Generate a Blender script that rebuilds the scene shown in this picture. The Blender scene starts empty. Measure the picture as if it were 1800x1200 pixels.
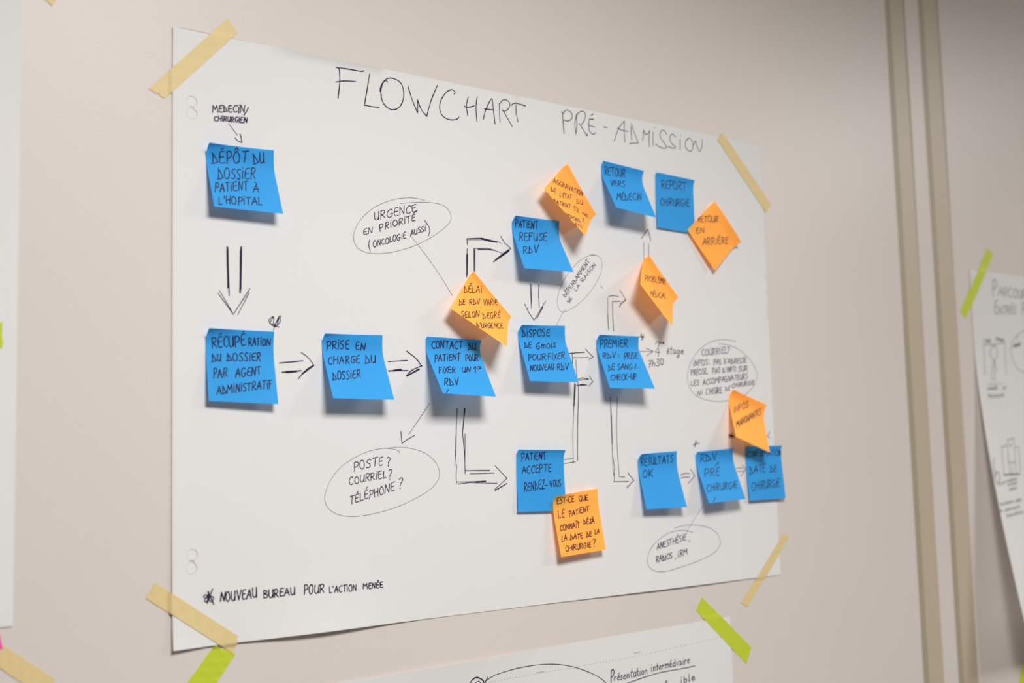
import bpy, bmesh, math, random
from mathutils import Vector, Matrix, geometry

# ------------------------------------------------------------------ camera, light, exposure
scene = bpy.context.scene
col = scene.collection
Z0 = 1.25                                   # height of the flow chart's lower edge above the floor
CAM = {'lens': 41.557, 'loc': [-0.4539, -1.1846, 1.4387], 'right': [0.798882, -0.600913, -0.026279], 'up': [-0.035954, -0.091319, 0.995172], 'fwd': [0.600412, 0.794081, 0.094559]}
cd = bpy.data.cameras.new('camera'); cam = bpy.data.objects.new('camera', cd); col.objects.link(cam)
cd.sensor_width = 36; cd.lens = CAM['lens']; cd.clip_start = .01
R_, U_, F_ = Vector(CAM['right']), Vector(CAM['up']), Vector(CAM['fwd'])
m = Matrix((R_, U_, -F_)).transposed().to_4x4(); m.translation = Vector(CAM['loc'])
cam.matrix_world = m
cd.dof.use_dof = True; cd.dof.focus_distance = 1.42; cd.dof.aperture_fstop = 3.2
scene.camera = cam

vs = scene.view_settings
scene.display_settings.display_device = 'sRGB'
vs.view_transform = 'Standard'; vs.look = 'None'; vs.gamma = 1; vs.use_curve_mapping = False
vs.exposure = 0.06
w = bpy.data.worlds.new('world'); scene.world = w; w.use_nodes = True
w.node_tree.nodes['Background'].inputs[0].default_value = (1.0, .96, .93, 1)
w.node_tree.nodes['Background'].inputs[1].default_value = .07

CEIL = 2.60
def panel_light(x, y, power, spread):
    l = bpy.data.lights.new('ceiling_panel_light', 'AREA'); l.shape = 'RECTANGLE'
    l.size = .58; l.size_y = .58; l.energy = power; l.spread = math.radians(spread); l.color = (1.0, .985, .965)
    o = bpy.data.objects.new('ceiling_panel_light', l); col.objects.link(o)
    o.location = (x, y, CEIL - .075)
    return o
LAMPS = [(.18, -1.32, 38.0, 165), (2.9, -1.38, 39.0, 176)]
lamp_objects = [panel_light(*a) for a in LAMPS]

# ------------------------------------------------------------------ helpers
def smooth01(t): t = min(max(t, 0), 1); return t * t * (3 - 2 * t)
def link(name, me, mat=None, parent=None, loc=(0, 0, 0)):
    o = bpy.data.objects.new(name, me); col.objects.link(o)
    if mat: me.materials.append(mat)
    if parent: o.parent = parent
    o.location = loc
    return o
def tag(o, label=None, cat=None, group=None, kind=None):
    if label: o['label'] = label
    if cat: o['category'] = cat
    if group: o['group'] = group
    if kind: o['kind'] = kind
    return o
def mesh(name, verts, faces, smooth=False):
    me = bpy.data.meshes.new(name); me.from_pydata([tuple(v) for v in verts], [], faces); me.update()
    if smooth:
        for p in me.polygons: p.use_smooth = True
    return me
def box(name, a, b, mat, bevel=0, segs=4):
    bm = bmesh.new(); bmesh.ops.create_cube(bm, size=1)
    c = [(a[i] + b[i]) / 2 for i in range(3)]; s = [abs(b[i] - a[i]) for i in range(3)]
    for v in bm.verts: v.co = Vector([v.co[i] * s[i] for i in range(3)])
    if bevel:
        ed = [e for e in bm.edges if abs(e.verts[0].co.z - e.verts[1].co.z) > .1 and e.verts[0].co.y < 0]
        bmesh.ops.bevel(bm, geom=ed, offset=bevel, segments=segs, profile=.5, affect='EDGES')
    me = bpy.data.meshes.new(name); bm.to_mesh(me); bm.free()
    return link(name, me, mat, None, c)
def solid(o, t, off=-1):
    md = o.modifiers.new('thickness', 'SOLIDIFY'); md.thickness = t; md.offset = off
    o.modifiers.new('crisp_edges', 'EDGE_SPLIT').split_angle = math.radians(40)
    return o

# ------------------------------------------------------------------ materials
def mat(name, color, rough=.6, bump=None, trans=0.0, clear=0.0, mottled=0.0, spec=.5, glow=None, ccol=(1, 1, 1)):
    m = bpy.data.materials.new(name); m.use_nodes = True
    nt = m.node_tree; N = nt.nodes; L = nt.links
    b = N['Principled BSDF']; out = N['Material Output']
    b.inputs['Base Color'].default_value = (*color, 1); b.inputs['Roughness'].default_value = rough
    b.inputs['Specular IOR Level'].default_value = spec
    tc = N.new('ShaderNodeTexCoord')
    if mottled:
        nz = N.new('ShaderNodeTexNoise'); nz.inputs['Scale'].default_value = 9; nz.inputs['Detail'].default_value = 4
        mx = N.new('ShaderNodeMix'); mx.data_type = 'RGBA'; mx.blend_type = 'MULTIPLY'
        rp = N.new('ShaderNodeMapRange'); rp.inputs['To Min'].default_value = 1 - mottled; rp.inputs['To Max'].default_value = 1 + mottled
        L.new(tc.outputs['Object'], nz.inputs['Vector']); L.new(nz.outputs['Fac'], rp.inputs['Value'])
        mx.inputs['Factor'].default_value = 1; mx.inputs[6].default_value = (*color, 1); L.new(rp.outputs[0], mx.inputs[7])
        L.new(mx.outputs[2], b.inputs['Base Color'])
    if bump:
        sc, st, dist = bump
        nb = N.new('ShaderNodeTexNoise'); nb.inputs['Scale'].default_value = sc; nb.inputs['Detail'].default_value = 3
        bp = N.new('ShaderNodeBump'); bp.inputs['Strength'].default_value = st; bp.inputs['Distance'].default_value = dist
        L.new(tc.outputs['Object'], nb.inputs['Vector']); L.new(nb.outputs['Fac'], bp.inputs['Height']); L.new(bp.outputs[0], b.inputs['Normal'])
    sh = b.outputs[0]
    if trans:
        t = N.new('ShaderNodeBsdfTranslucent'); t.inputs['Color'].default_value = (*color, 1)
        x = N.new('ShaderNodeMixShader'); x.inputs[0].default_value = trans
        L.new(sh, x.inputs[1]); L.new(t.outputs[0], x.inputs[2]); sh = x.outputs[0]
    if glow:                                                            # fluorescent paper lets extra light through
        t = N.new('ShaderNodeBsdfTranslucent'); t.inputs['Color'].default_value = (*glow, 1)
        x = N.new('ShaderNodeAddShader'); L.new(sh, x.inputs[0]); L.new(t.outputs[0], x.inputs[1]); sh = x.outputs[0]
    if clear:
        t = N.new('ShaderNodeBsdfTransparent'); t.inputs['Color'].default_value = (*ccol, 1)
        x = N.new('ShaderNodeMixShader'); x.inputs[0].default_value = clear
        L.new(sh, x.inputs[1]); L.new(t.outputs[0], x.inputs[2]); sh = x.outputs[0]
    L.new(sh, out.inputs['Surface'])
    return m
M = {
 'wall': mat('cream wall paint', (.77, .70, .655), .40, (420, .25, .0006), mottled=.015, spec=.32),
 'groove': mat('tan groove paint', (.58, .49, .37), .45, (420, .2, .0006)),
 'margin': mat('dark tan seal', (.44, .365, .26), .5, (420, .2, .0006)),
 'thin_paper': mat('thin white paper', (.90, .89, .89), .7, (14, .25, .0012), trans=.13, spec=.25),
 'ceiling': mat('white ceiling paint', (.80, .78, .74), .8, (200, .2, .001)),
 'floor': mat('grey floor vinyl', (.36, .34, .31), .5, (60, .1, .001), mottled=.1),
 'paper': mat('white flip chart paper', (.84, .83, .825), .7, (14, .25, .0012), spec=.25),
 'blue': mat('blue note paper', (.05, .42, .95), .65, (500, .1, .0003), trans=.16, spec=.2),
 'orange': mat('orange note paper', (1.0, .47, .085), .65, (500, .1, .0003), glow=(.40, .115, .015), spec=.2),
 'masking': mat('masking tape crepe', (.90, .71, .35), .55, (700, .3, .0004), clear=.10),
 'lime': mat('lime crepe tape', (.66, .77, .045), .55, (700, .3, .0004), trans=.1),
 'pink': mat('pink crepe tape', (.95, .10, .42), .55, (700, .3, .0004)),
 'ink': mat('dark violet felt pen ink', (.05, .03, .075), .5, clear=.48, ccol=(.22, .15, .28), spec=.3),
 'pencil': mat('grey pencil line', (.13, .12, .13), .6, clear=.20, spec=.3),
 'print': mat('pale grey print', (.42, .42, .44), .6, clear=.3, spec=.2),
 'metal': mat('white enamelled metal', (.8, .8, .78), .4),
}

# ------------------------------------------------------------------ how sheets hang
import math
def gauss(x, m, s): return math.exp(-((x - m) / s) ** 2)
# how far (m) each sheet stands off the wall at (x, z); z counted from the chart's lower edge
def chart_lift(x, z):
    d = .0006 + .0055 * gauss(x, .165, .085) * math.exp(-max(z, 0) / .045)
    d += .0022 * gauss(x, .70, .16) * math.exp(-max(z, 0) / .05)
    d += .0035 * gauss(x, .0, .035) * math.exp(-max(z, 0) / .03)
    d += .0009 * math.exp(-max(x, 0) / .012) + .0006 * math.exp(-max(.65 - z, 0) / .02)
    return d
def lower_lift(x, z):
    return .0006 + .010 * gauss(x, .33, .16) * math.exp(-max(-.045 - z, 0) / .05)
def right_lift(x, z):
    return .0012 + .19 * max(.36 - z, 0.0) ** 1.5
def left_lift(x, z):
    return .0008 + .002 * math.exp(-max(z + .01, 0) / .03)

NOTE_DATA = {
  'depot':([0.0362,0.5264,0.0567,1.2224,0.2038,0.2795,0.2989,0.0162,0.079,0.0762,0.0214,0.0006],[(121,[74,136,77,188,71,243]),(-121,[61,124,104,167,134,215,101,233,54,244]),(121,[196,90,161,99,151,125,155,204,169,225,210,213]),(121,[156,160,176,154,198,151]),(121,[159,70,172,59,185,47]),(121,[233,86,240,157,235,225]),(121,[227,101,253,77,282,91,285,124,268,150,239,161]),(121,[345,73,323,97,312,144,326,192,347,201,374,178,383,131,365,85,343,68,328,85]),(-121,[317,62,338,16,366,52]),(121,[409,60,445,51,488,42]),(121,[447,54,446,118,438,183]),(121,[546,80,549,129,556,181]),(-121,[537,69,572,112,605,155,577,174,540,187]),(121,[621,45,622,129,636,158,657,150,669,116,668,39]),(121,[669,36,672,98,674,153]),(121,[129,305,117,363,107,420]),(-121,[126,290,145,337,161,398,128,417,93,428]),(121,[230,273,205,293,187,343,185,397,204,409,228,383,244,333,244,283,225,274,213,281]),(121,[325,280,312,273,290,286,278,313,300,341,301,373,277,395,253,391]),(121,[386,274,376,265,352,280,341,310,360,340,359,372,341,395,317,388]),(121,[407,282,395,331,387,383]),(121,[417,245,417,248,418,251]),(121,[494,239,461,248,444,270,421,354,431,376,465,367]),(121,[436,307,453,303,473,301]),(121,[522,229,503,302,487,374]),(121,[511,246,538,228,558,235,552,266,532,292,506,302]),(121,[516,303,527,333,539,364]),(121,[67,473,53,531,41,583]),(121,[59,487,82,468,98,480,94,506,76,526,53,532]),(-121,[94,578,140,472,146,569]),(121,[107,539,129,532,151,527]),(121,[174,456,199,449,224,445]),(121,[200,449,191,503,183,557]),(121,[237,475,232,513,227,554]),(121,[243,445,244,448,245,451]),(121,[311,429,283,435,268,456,256,523,266,542,296,533]),(121,[263,488,280,483,298,477]),(-121,[314,533,338,421,353,521,381,413]),(121,[397,419,422,411,447,408]),(121,[419,417,407,472,399,524]),(-121,[481,532,535,433,545,529]),(121,[493,499,522,490,550,486]),(121,[520,402,533,410,544,421]),(-121,[73,643,57,731,97,724]),(121,[138,621,134,634,130,651]),(121,[162,618,150,668,144,714]),(121,[206,612,194,661,185,710]),(121,[150,668,173,662,194,659]),(121,[245,617,223,631,211,665,214,699,233,707,251,693,262,659,255,624,240,615,229,625]),(121,[301,614,291,664,276,714]),(121,[293,626,318,612,337,622,335,645,313,663,287,666]),(121,[358,625,352,659,347,699]),(121,[367,598,366,602,367,604]),(121,[385,610,413,605,440,603]),(121,[414,607,402,651,394,697]),(-121,[436,689,485,597,499,683]),(121,[448,659,476,650,505,644]),(-121,[535,590,519,682,558,678])]),
  'recup':([0.0361,0.3281,0.0046,1.1694,0.2757,0.1377,0.191,0.0233,0.0777,0.0809,0.02,0.0006],[(121,[66,129,73,182,74,240]),(121,[62,139,83,122,106,129,111,154,99,173,77,183]),(121,[83,183,106,203,124,230]),(121,[176,104,146,110,138,132,142,203,157,224,186,213]),(121,[144,167,158,161,175,155]),(121,[143,86,153,72,163,62]),(121,[237,110,224,93,207,108,201,157,210,195,231,209,247,192]),(121,[251,93,263,175,278,206,296,199,305,166,297,88]),(121,[296,88,311,148,311,202]),(121,[322,88,329,151,336,207]),(121,[318,102,339,85,365,93,374,121,359,148,330,153]),(121,[431,48,403,55,395,81,403,160,416,182,446,171]),(121,[399,119,416,119,431,110]),(121,[402,26,413,17,419,10]),(121,[482,96,487,138,488,179]),(121,[479,105,493,93,508,102,511,120,503,135,488,142]),(121,[493,140,509,156,522,177]),(-121,[530,173,550,83,568,166]),(121,[536,141,551,137,569,134]),(121,[575,92,593,92,608,87]),(121,[592,91,595,129,596,171]),(121,[627,101,626,133,629,165]),(121,[626,79,629,79,629,84]),(121,[667,88,653,101,646,130,652,156,665,166,678,153,683,124,675,96,665,89,657,93]),(-121,[696,162,702,83,732,155,739,81]),(121,[72,312,68,347,66,382]),(-121,[67,303,88,333,110,369,86,379,55,384]),(121,[130,296,124,354,134,373,147,369,161,345,166,292]),(121,[166,292,161,333,160,374]),(121,[244,291,240,328,239,361]),(-121,[238,282,261,312,285,348,259,361,226,364]),(121,[328,272,306,287,299,318,305,349,324,360,343,346,353,311,343,283,326,275,314,280]),(121,[417,269,405,263,384,274,380,293,404,314,409,338,392,354,369,350]),(121,[475,266,464,256,445,267,441,289,462,310,465,334,450,350,429,345]),(121,[500,280,493,316,492,349]),(121,[502,255,503,256,506,260]),(121,[567,255,540,257,526,274,521,326,531,338,558,336]),(121,[525,296,542,295,556,292]),(121,[585,246,582,294,573,343]),(121,[578,258,598,243,617,250,617,272,602,289,583,296]),(121,[589,292,601,314,615,337]),(121,[79,456,77,508,69,563]),(121,[76,466,92,450,108,460,106,485,91,508,74,514]),(-121,[113,560,142,463,162,550]),(121,[120,526,141,518,163,510]),(121,[192,447,183,492,181,540]),(121,[188,455,205,442,222,446,221,468,207,489,188,496]),(121,[194,493,209,512,221,532]),(-121,[312,536,351,438,363,527]),(121,[320,503,345,495,366,490]),(121,[432,438,420,428,396,443,384,486,390,521,409,523,424,507,427,481]),(121,[410,485,423,483,434,480]),(121,[497,418,474,421,460,441,450,499,461,512,487,507]),(121,[457,467,470,464,487,461]),(-121,[498,507,516,412,537,499,557,404]),(121,[565,407,588,402,613,399]),(121,[588,405,585,446,584,491]),(-121,[93,735,124,644,138,729]),(121,[100,702,120,698,140,692]),(121,[165,644,161,685,158,723]),(-121,[159,638,178,668,194,706,175,719,149,724]),(-121,[202,720,222,627,237,674,264,619,261,710]),(121,[289,633,283,669,282,703]),(121,[291,608,292,612,293,613]),(-121,[303,704,320,610,340,695,356,606]),(121,[376,618,371,652,367,688]),(121,[380,594,382,596,382,597]),(121,[427,604,416,597,400,611,396,627,415,649,419,668,404,686,388,681]),(121,[436,599,459,597,482,590]),(121,[459,595,458,636,452,679]),(121,[505,578,498,626,492,674]),(121,[500,586,519,571,534,578,534,599,520,617,501,627]),(121,[506,624,521,644,532,664]),(-121,[546,659,581,564,593,649]),(121,[554,625,576,620,596,613]),(121,[619,561,642,555,663,551]),(121,[640,556,634,602,626,650]),(121,[676,572,671,609,670,646]),(121,[678,546,679,548,679,551]),(121,[698,547,695,594,691,642]),(121,[692,550,710,548,729,543]),(121,[694,592,705,588,717,583])]),
  'prise':([0.1729,0.3282,0.0231,1.0749,0.168,0.3946,0.3951,0.0203,0.0785,0.0807,0.0175,0.0006],[(121,[61,111,66,159,58,209]),(121,[55,123,80,109,107,119,110,142,90,158,63,161]),(121,[129,102,135,149,130,197]),(121,[127,111,147,101,173,106,175,128,161,146,138,152]),(121,[144,149,162,171,181,190]),(121,[205,110,208,152,203,189]),(121,[202,83,204,83,207,88]),(121,[273,95,257,88,234,100,234,121,266,143,271,166,256,182,230,180]),(121,[342,81,316,85,303,101,299,164,312,183,341,179]),(121,[305,132,319,127,338,128]),(121,[476,96,448,99,437,114,435,168,447,185,476,178]),(121,[437,139,455,138,471,135]),(-121,[493,190,507,109,542,185,560,106]),(121,[102,310,94,295,71,306,50,344,52,376,69,383,89,372]),(121,[136,275,120,328,111,376]),(121,[187,271,175,320,161,371]),(121,[121,327,150,318,174,318]),(-121,[179,375,233,276,240,369]),(121,[196,340,220,335,248,327]),(121,[290,268,280,319,266,369]),(121,[282,280,304,267,325,273,320,293,302,314,279,322]),(121,[286,320,301,340,313,364]),(121,[405,274,392,265,366,276,348,312,346,347,368,353,387,337,396,314]),(121,[373,315,388,311,404,312]),(121,[474,252,447,257,429,276,414,334,422,352,454,344]),(121,[424,303,440,297,458,295]),(121,[552,256,543,300,529,348]),(-121,[547,249,569,287,588,335,554,344,514,350]),(121,[626,240,611,309,622,338,639,335,661,306,680,240]),(121,[677,240,668,291,656,339]),(121,[73,495,64,540,53,581]),(-121,[68,489,84,523,99,564,73,578,42,583]),(121,[161,460,139,478,123,519,119,559,133,567,154,550,170,508,168,472,159,459,146,470]),(121,[226,474,216,462,198,474,190,498,209,520,208,545,192,563,172,560]),(121,[288,464,278,454,256,467,249,491,264,516,264,542,245,561,227,556]),(121,[305,477,294,517,284,558]),(121,[314,450,314,453,316,455]),(121,[373,451,349,453,333,472,313,534,322,549,346,543]),(121,[326,503,340,496,355,496]),(121,[393,438,381,490,364,543]),(121,[385,448,408,433,425,441,422,464,404,485,380,493]),(121,[388,491,400,512,411,536])]),
  'contact':([0.3119,0.3307,-0.0204,0.3723,0.7334,0.6133,0.5407,0.0193,0.0794,0.0811,0.0115,0.0006],[(121,[131,63,116,52,96,62,86,96,94,129,114,139,135,127]),(121,[163,43,149,57,146,87,156,123,172,134,187,119,190,84,177,54,159,44,152,50]),(-121,[211,129,208,35,254,128,251,31]),(121,[278,45,302,44,326,42]),(121,[301,46,306,89,301,133]),(-121,[343,132,369,42,398,127]),(121,[352,99,374,96,398,90]),(121,[455,53,438,39,422,49,415,86,424,117,445,128,464,118]),(121,[471,37,495,32,519,30]),(121,[494,34,505,75,503,117]),(121,[620,59,627,96,621,132]),(-121,[611,49,644,84,670,122,644,131,608,137]),(121,[675,48,685,109,698,131,713,127,726,103,717,47]),(121,[717,47,726,88,730,133]),(121,[117,225,96,281,69,338]),(121,[110,234,131,221,147,231,138,257,115,278,92,282]),(-121,[122,324,189,215,177,317]),(121,[143,283,166,279,191,272]),(121,[226,214,250,210,277,206]),(121,[251,212,236,260,214,312]),(121,[290,227,276,268,261,309]),(121,[296,200,299,202,301,203]),(121,[361,202,338,207,320,222,297,284,301,300,331,293]),(121,[312,252,328,246,344,242]),(-121,[345,289,382,196,390,284,429,192]),(121,[448,190,471,183,493,181]),(121,[468,186,452,236,431,289]),(121,[569,196,554,244,535,299]),(121,[563,203,582,193,596,203,591,227,574,245,552,249]),(121,[633,201,614,215,599,246,591,283,601,290,620,280,638,241,639,212,630,201,621,207]),(121,[670,187,646,255,647,281,663,280,685,247,710,183]),(121,[710,184,693,233,674,283]),(121,[719,192,706,236,691,285]),(121,[715,201,733,191,749,198,744,217,727,234,709,242]),(121,[715,239,721,264,730,282]),(121,[105,409,86,456,67,505]),(121,[100,411,120,412,142,409]),(121,[90,450,104,448,118,447]),(121,[159,424,143,461,128,494]),(121,[169,398,169,403,170,404]),(121,[186,400,187,450,194,493]),(121,[231,399,186,450,144,505]),(121,[277,395,254,397,237,413,216,470,223,489,251,483]),(121,[229,441,244,441,259,438]),(121,[302,398,282,446,264,493]),(121,[295,406,316,394,331,402,325,423,304,442,285,447]),(121,[290,446,298,467,306,490]),(121,[448,388,425,448,433,467,451,465,474,439,496,387]),(121,[497,385,486,425,466,469]),(-121,[486,461,529,381,531,459,575,379]),(-121,[614,405,653,366,613,469]),(106,[720,369,689,370,662,396,678,410,709,393,722,367]),(-106,[724,366,716,400,727,400]),(121,[121,579,96,638,71,695]),(121,[110,593,139,576,159,584,149,609,126,629,98,642]),(121,[106,639,114,665,129,686]),(121,[187,587,172,634,156,681]),(-121,[181,580,199,617,216,663,181,678,141,689]),(-121,[266,563,254,673,325,555]),(-106,[108,744,53,801])]),
  'refuse':([0.4455,0.4896,0.0248,1.2038,0.2421,0.409,0.4892,0.0226,0.0774,0.0772,0.017,0.0006],[(121,[33,64,55,115,56,171]),(121,[31,74,46,58,74,72,83,96,74,117,53,121]),(-121,[107,166,120,70,155,163]),(121,[114,134,133,128,154,127]),(121,[150,67,174,64,198,62]),(121,[173,64,189,110,192,155]),(121,[231,81,237,119,240,156]),(121,[227,54,227,57,230,58]),(121,[281,55,262,60,253,75,262,130,275,147,299,143]),(121,[260,101,273,100,286,98]),(-121,[313,155,306,53,350,153,347,51]),(121,[357,49,384,44,408,40]),(121,[382,46,394,96,395,146]),(121,[118,229,102,290,76,348]),(121,[108,244,137,224,159,233,153,258,128,284,101,294]),(121,[112,287,123,313,129,344]),(121,[240,224,206,225,187,246,161,321,169,343,208,334]),(121,[180,281,197,279,221,271]),(121,[274,215,254,270,235,327]),(121,[267,218,300,212,331,209]),(121,[263,260,282,259,302,256]),(121,[349,211,329,286,331,319,353,316,381,278,406,202]),(121,[403,203,394,258,372,319]),(121,[491,204,474,198,447,211,436,235,462,258,460,285,433,305,403,301]),(121,[568,181,532,183,512,206,490,278,496,303,540,293]),(121,[507,237,528,236,549,229]),(121,[107,440,85,498,70,549]),(121,[97,452,127,433,149,442,143,465,118,489,90,499]),(121,[97,497,112,520,126,539]),(121,[200,431,180,479,160,532]),(-121,[192,420,212,459,223,507,187,523,141,537]),(-121,[294,392,271,516,370,379])]),
  'dispose':([0.4502,0.3501,0.0413,1.2114,0.1262,0.3392,0.3788,0.0139,0.0772,0.0791,0.0195,0.0006],[(121,[60,96,72,138,72,177]),(-121,[48,86,89,122,122,163,93,177,58,181]),(121,[135,106,147,143,145,181]),(121,[129,76,132,78,134,79]),(121,[210,84,193,78,173,90,176,112,210,137,218,160,204,175,177,173]),(121,[235,82,245,131,248,176]),(121,[230,92,253,78,282,88,287,109,271,128,245,132]),(121,[341,60,319,78,313,117,323,153,342,164,363,149,371,112,356,72,336,59,327,72]),(121,[431,61,415,54,388,65,387,88,423,114,433,137,415,154,388,150]),(121,[512,59,483,63,467,81,463,134,477,150,510,144]),(121,[468,104,488,104,504,101]),(121,[87,256,78,294,69,329]),(-121,[81,250,102,281,119,314,90,325,55,334]),(121,[198,246,171,248,155,264,137,314,142,330,170,325]),(121,[147,287,163,285,179,283]),(121,[331,245,287,267,255,305,260,336,296,328,314,305,289,296,258,311]),(121,[358,269,345,299,338,329]),(121,[351,292,371,271,380,278,366,324]),(121,[378,287,401,266,413,274,397,321]),(121,[476,251,451,263,433,290,432,314,446,321,470,307,488,281,486,258,471,252,459,256]),(121,[525,246,515,278,503,309]),(121,[538,211,538,212,540,215]),(121,[602,236,589,232,566,241,556,257,577,271,576,288,556,299,531,298]),(121,[96,423,85,467,70,511]),(121,[89,431,112,423,135,429,130,450,110,466,79,471]),(121,[193,417,165,431,149,459,145,492,163,498,188,486,207,456,205,427,190,418,176,422]),(121,[244,412,224,471,231,494,251,491,276,465,300,407]),(121,[301,409,284,452,270,492]),(121,[330,405,309,450,293,493]),(121,[320,414,350,400,369,410,364,430,341,444,314,452]),(121,[324,448,336,470,346,490]),(121,[425,394,405,443,391,489]),(121,[420,395,444,393,467,392]),(121,[410,436,425,434,442,431]),(121,[483,413,467,448,457,482]),(121,[495,388,495,388,495,393]),(121,[510,395,524,432,531,472]),(121,[558,390,521,438,479,486]),(121,[629,379,601,383,581,399,558,453,566,468,595,463]),(121,[573,424,590,420,606,419]),(121,[657,364,634,414,616,463]),(121,[645,374,673,361,693,366,684,390,661,409,638,415]),(121,[646,414,657,435,669,455]),(-121,[48,654,81,575,85,649,119,571]),(121,[153,567,131,582,116,610,116,641,128,650,146,636,161,606,161,577,149,568,140,573]),(121,[191,565,174,618,179,637,193,634,211,611,227,560]),(121,[228,561,214,599,206,638]),(-121,[245,554,242,637,292,552]),(121,[345,552,320,556,303,571,286,618,291,632,319,627]),(121,[297,591,313,589,328,585]),(-121,[331,631,381,544,374,628]),(121,[345,601,363,596,385,590]),(121,[419,542,402,599,404,621,418,620,435,592,455,539]),(121,[455,537,443,578,431,621]),(121,[522,540,501,586,487,628]),(121,[514,551,540,537,554,545,550,562,529,579,505,588]),(121,[513,586,524,604,530,624]),(121,[582,542,571,580,557,622]),(-121,[579,532,594,568,608,606,576,618,545,624]),(-121,[651,526,645,614,708,521])]),
  'premier':([0.5811,0.343,0.0164,1.1995,0.2802,0.3903,0.4711,0.0114,0.0768,0.08,0.0171,0.0006],[(121,[65,91,73,154,56,218]),(121,[62,102,79,85,112,98,120,126,104,149,72,154]),(121,[135,84,150,142,135,203]),(121,[135,97,154,77,181,90,189,115,175,137,153,144]),(121,[157,141,178,166,190,195]),(121,[262,81,227,85,217,104,217,173,227,192,266,184]),(121,[223,134,243,131,260,129]),(-121,[284,181,286,72,328,131,346,66,370,174]),(121,[403,82,403,129,401,171]),(121,[401,44,404,48,406,55]),(121,[474,65,441,66,430,85,435,150,448,168,481,165]),(121,[437,119,453,114,475,112]),(121,[502,54,507,113,503,167]),(121,[498,64,522,47,550,59,552,86,535,106,511,116]),(121,[521,111,541,136,560,164]),(121,[86,281,65,327,50,371]),(121,[77,289,106,277,126,282,123,301,99,318,70,328]),(121,[78,323,92,343,108,361]),(121,[160,282,149,317,138,352]),(-121,[150,275,181,301,204,333,165,348,119,357]),(-121,[261,252,241,344,317,245]),(174,[352,283,350,288,350,290]),(174,[337,330,335,331,335,335]),(121,[476,257,446,314,423,363]),(121,[466,269,492,255,508,265,499,289,473,308,447,316]),(121,[524,252,507,300,486,351]),(121,[517,260,542,246,558,253,550,276,531,293,506,304]),(121,[514,302,521,322,534,340]),(121,[594,263,573,303,552,345]),(121,[609,235,609,240,610,243]),(121,[652,244,642,238,619,250,608,270,623,293,621,312,599,332,581,327]),(121,[716,238,690,241,671,257,645,312,651,330,683,323]),(121,[658,285,678,280,693,277]),(121,[109,462,93,503,78,545]),(-121,[103,454,118,487,130,524,98,539,64,549]),(121,[224,432,193,438,173,457,148,513,157,528,191,516]),(121,[163,482,182,480,201,473]),(121,[308,444,299,435,277,447,268,464,283,487,282,508,261,523,241,519]),(-121,[296,514,371,424,357,509]),(121,[316,482,345,478,374,473]),(-121,[370,514,415,429,413,508,461,424]),(121,[530,434,520,425,488,438,459,474,454,503,474,507,498,494,513,469]),(121,[489,473,507,470,520,470]),(-106,[549,499,611,411]),(-106,[588,486,601,483]),(-106,[634,481,646,479]),(121,[133,616,124,604,101,612,75,647,71,678,88,688,110,675]),(121,[154,602,139,646,122,688]),(121,[200,596,182,643,165,687]),(121,[138,644,161,642,184,637]),(121,[253,597,228,599,212,612,192,665,199,678,229,674]),(121,[204,636,218,636,236,632]),(121,[317,602,308,592,287,600,258,638,254,670,267,682,292,667]),(121,[340,587,322,631,304,673]),(-121,[377,585,324,636,342,673]),(121,[374,627,387,625,402,624]),(121,[450,573,416,638,418,661,432,660,461,632,495,570]),(121,[493,570,470,618,448,663]),(121,[503,574,482,622,463,671]),(121,[494,584,519,570,534,581,526,604,503,624,480,625])]),
  'retour':([0.6016,0.5818,-0.0552,0.8244,0.6592,0.5361,0.4879,0.0215,0.0762,0.079,0.0113,0.0006],[(121,[60,69,66,127,53,193]),(121,[58,83,75,69,96,77,101,101,87,121,67,133]),(121,[73,128,87,156,98,184]),(121,[162,70,135,75,125,94,120,160,127,182,162,174]),(121,[126,121,144,120,161,114]),(121,[170,61,198,57,223,54]),(121,[198,59,208,114,203,174]),(121,[270,56,254,75,251,115,253,164,270,175,290,154,302,109,285,67,268,58,258,66]),(121,[310,56,321,131,331,162,349,156,365,119,358,51]),(121,[357,53,368,103,366,160]),(121,[383,50,391,105,387,165]),(121,[380,63,397,45,424,55,430,78,417,99,397,109]),(121,[404,104,422,129,437,156]),(-121,[138,265,118,370,195,255]),(121,[257,245,229,251,206,273,177,340,185,356,218,346]),(121,[198,302,216,297,233,292]),(121,[285,247,260,301,232,360]),(121,[276,258,306,240,330,247,322,267,293,293,263,304]),(121,[275,298,283,322,297,343]),(121,[415,226,403,215,377,233,361,256,379,281,374,308,346,328,321,328]),(-121,[85,634,164,494,154,565,219,481,162,614]),(121,[286,481,257,486,234,510,194,591,196,613,232,600]),(121,[217,547,232,546,256,535]),(121,[272,464,286,452,304,437]),(121,[306,484,285,539,260,596]),(-121,[300,471,318,514,324,567,286,587,243,603]),(121,[453,432,419,441,390,470,355,550,360,572,396,562]),(121,[374,510,398,499,417,496]),(121,[535,424,530,409,494,432,452,488,443,532,461,542,492,521]),(121,[560,427,537,483,510,536]),(121,[582,386,582,389,581,392]),(-121,[535,534,599,395,587,518,651,382])]),
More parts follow.
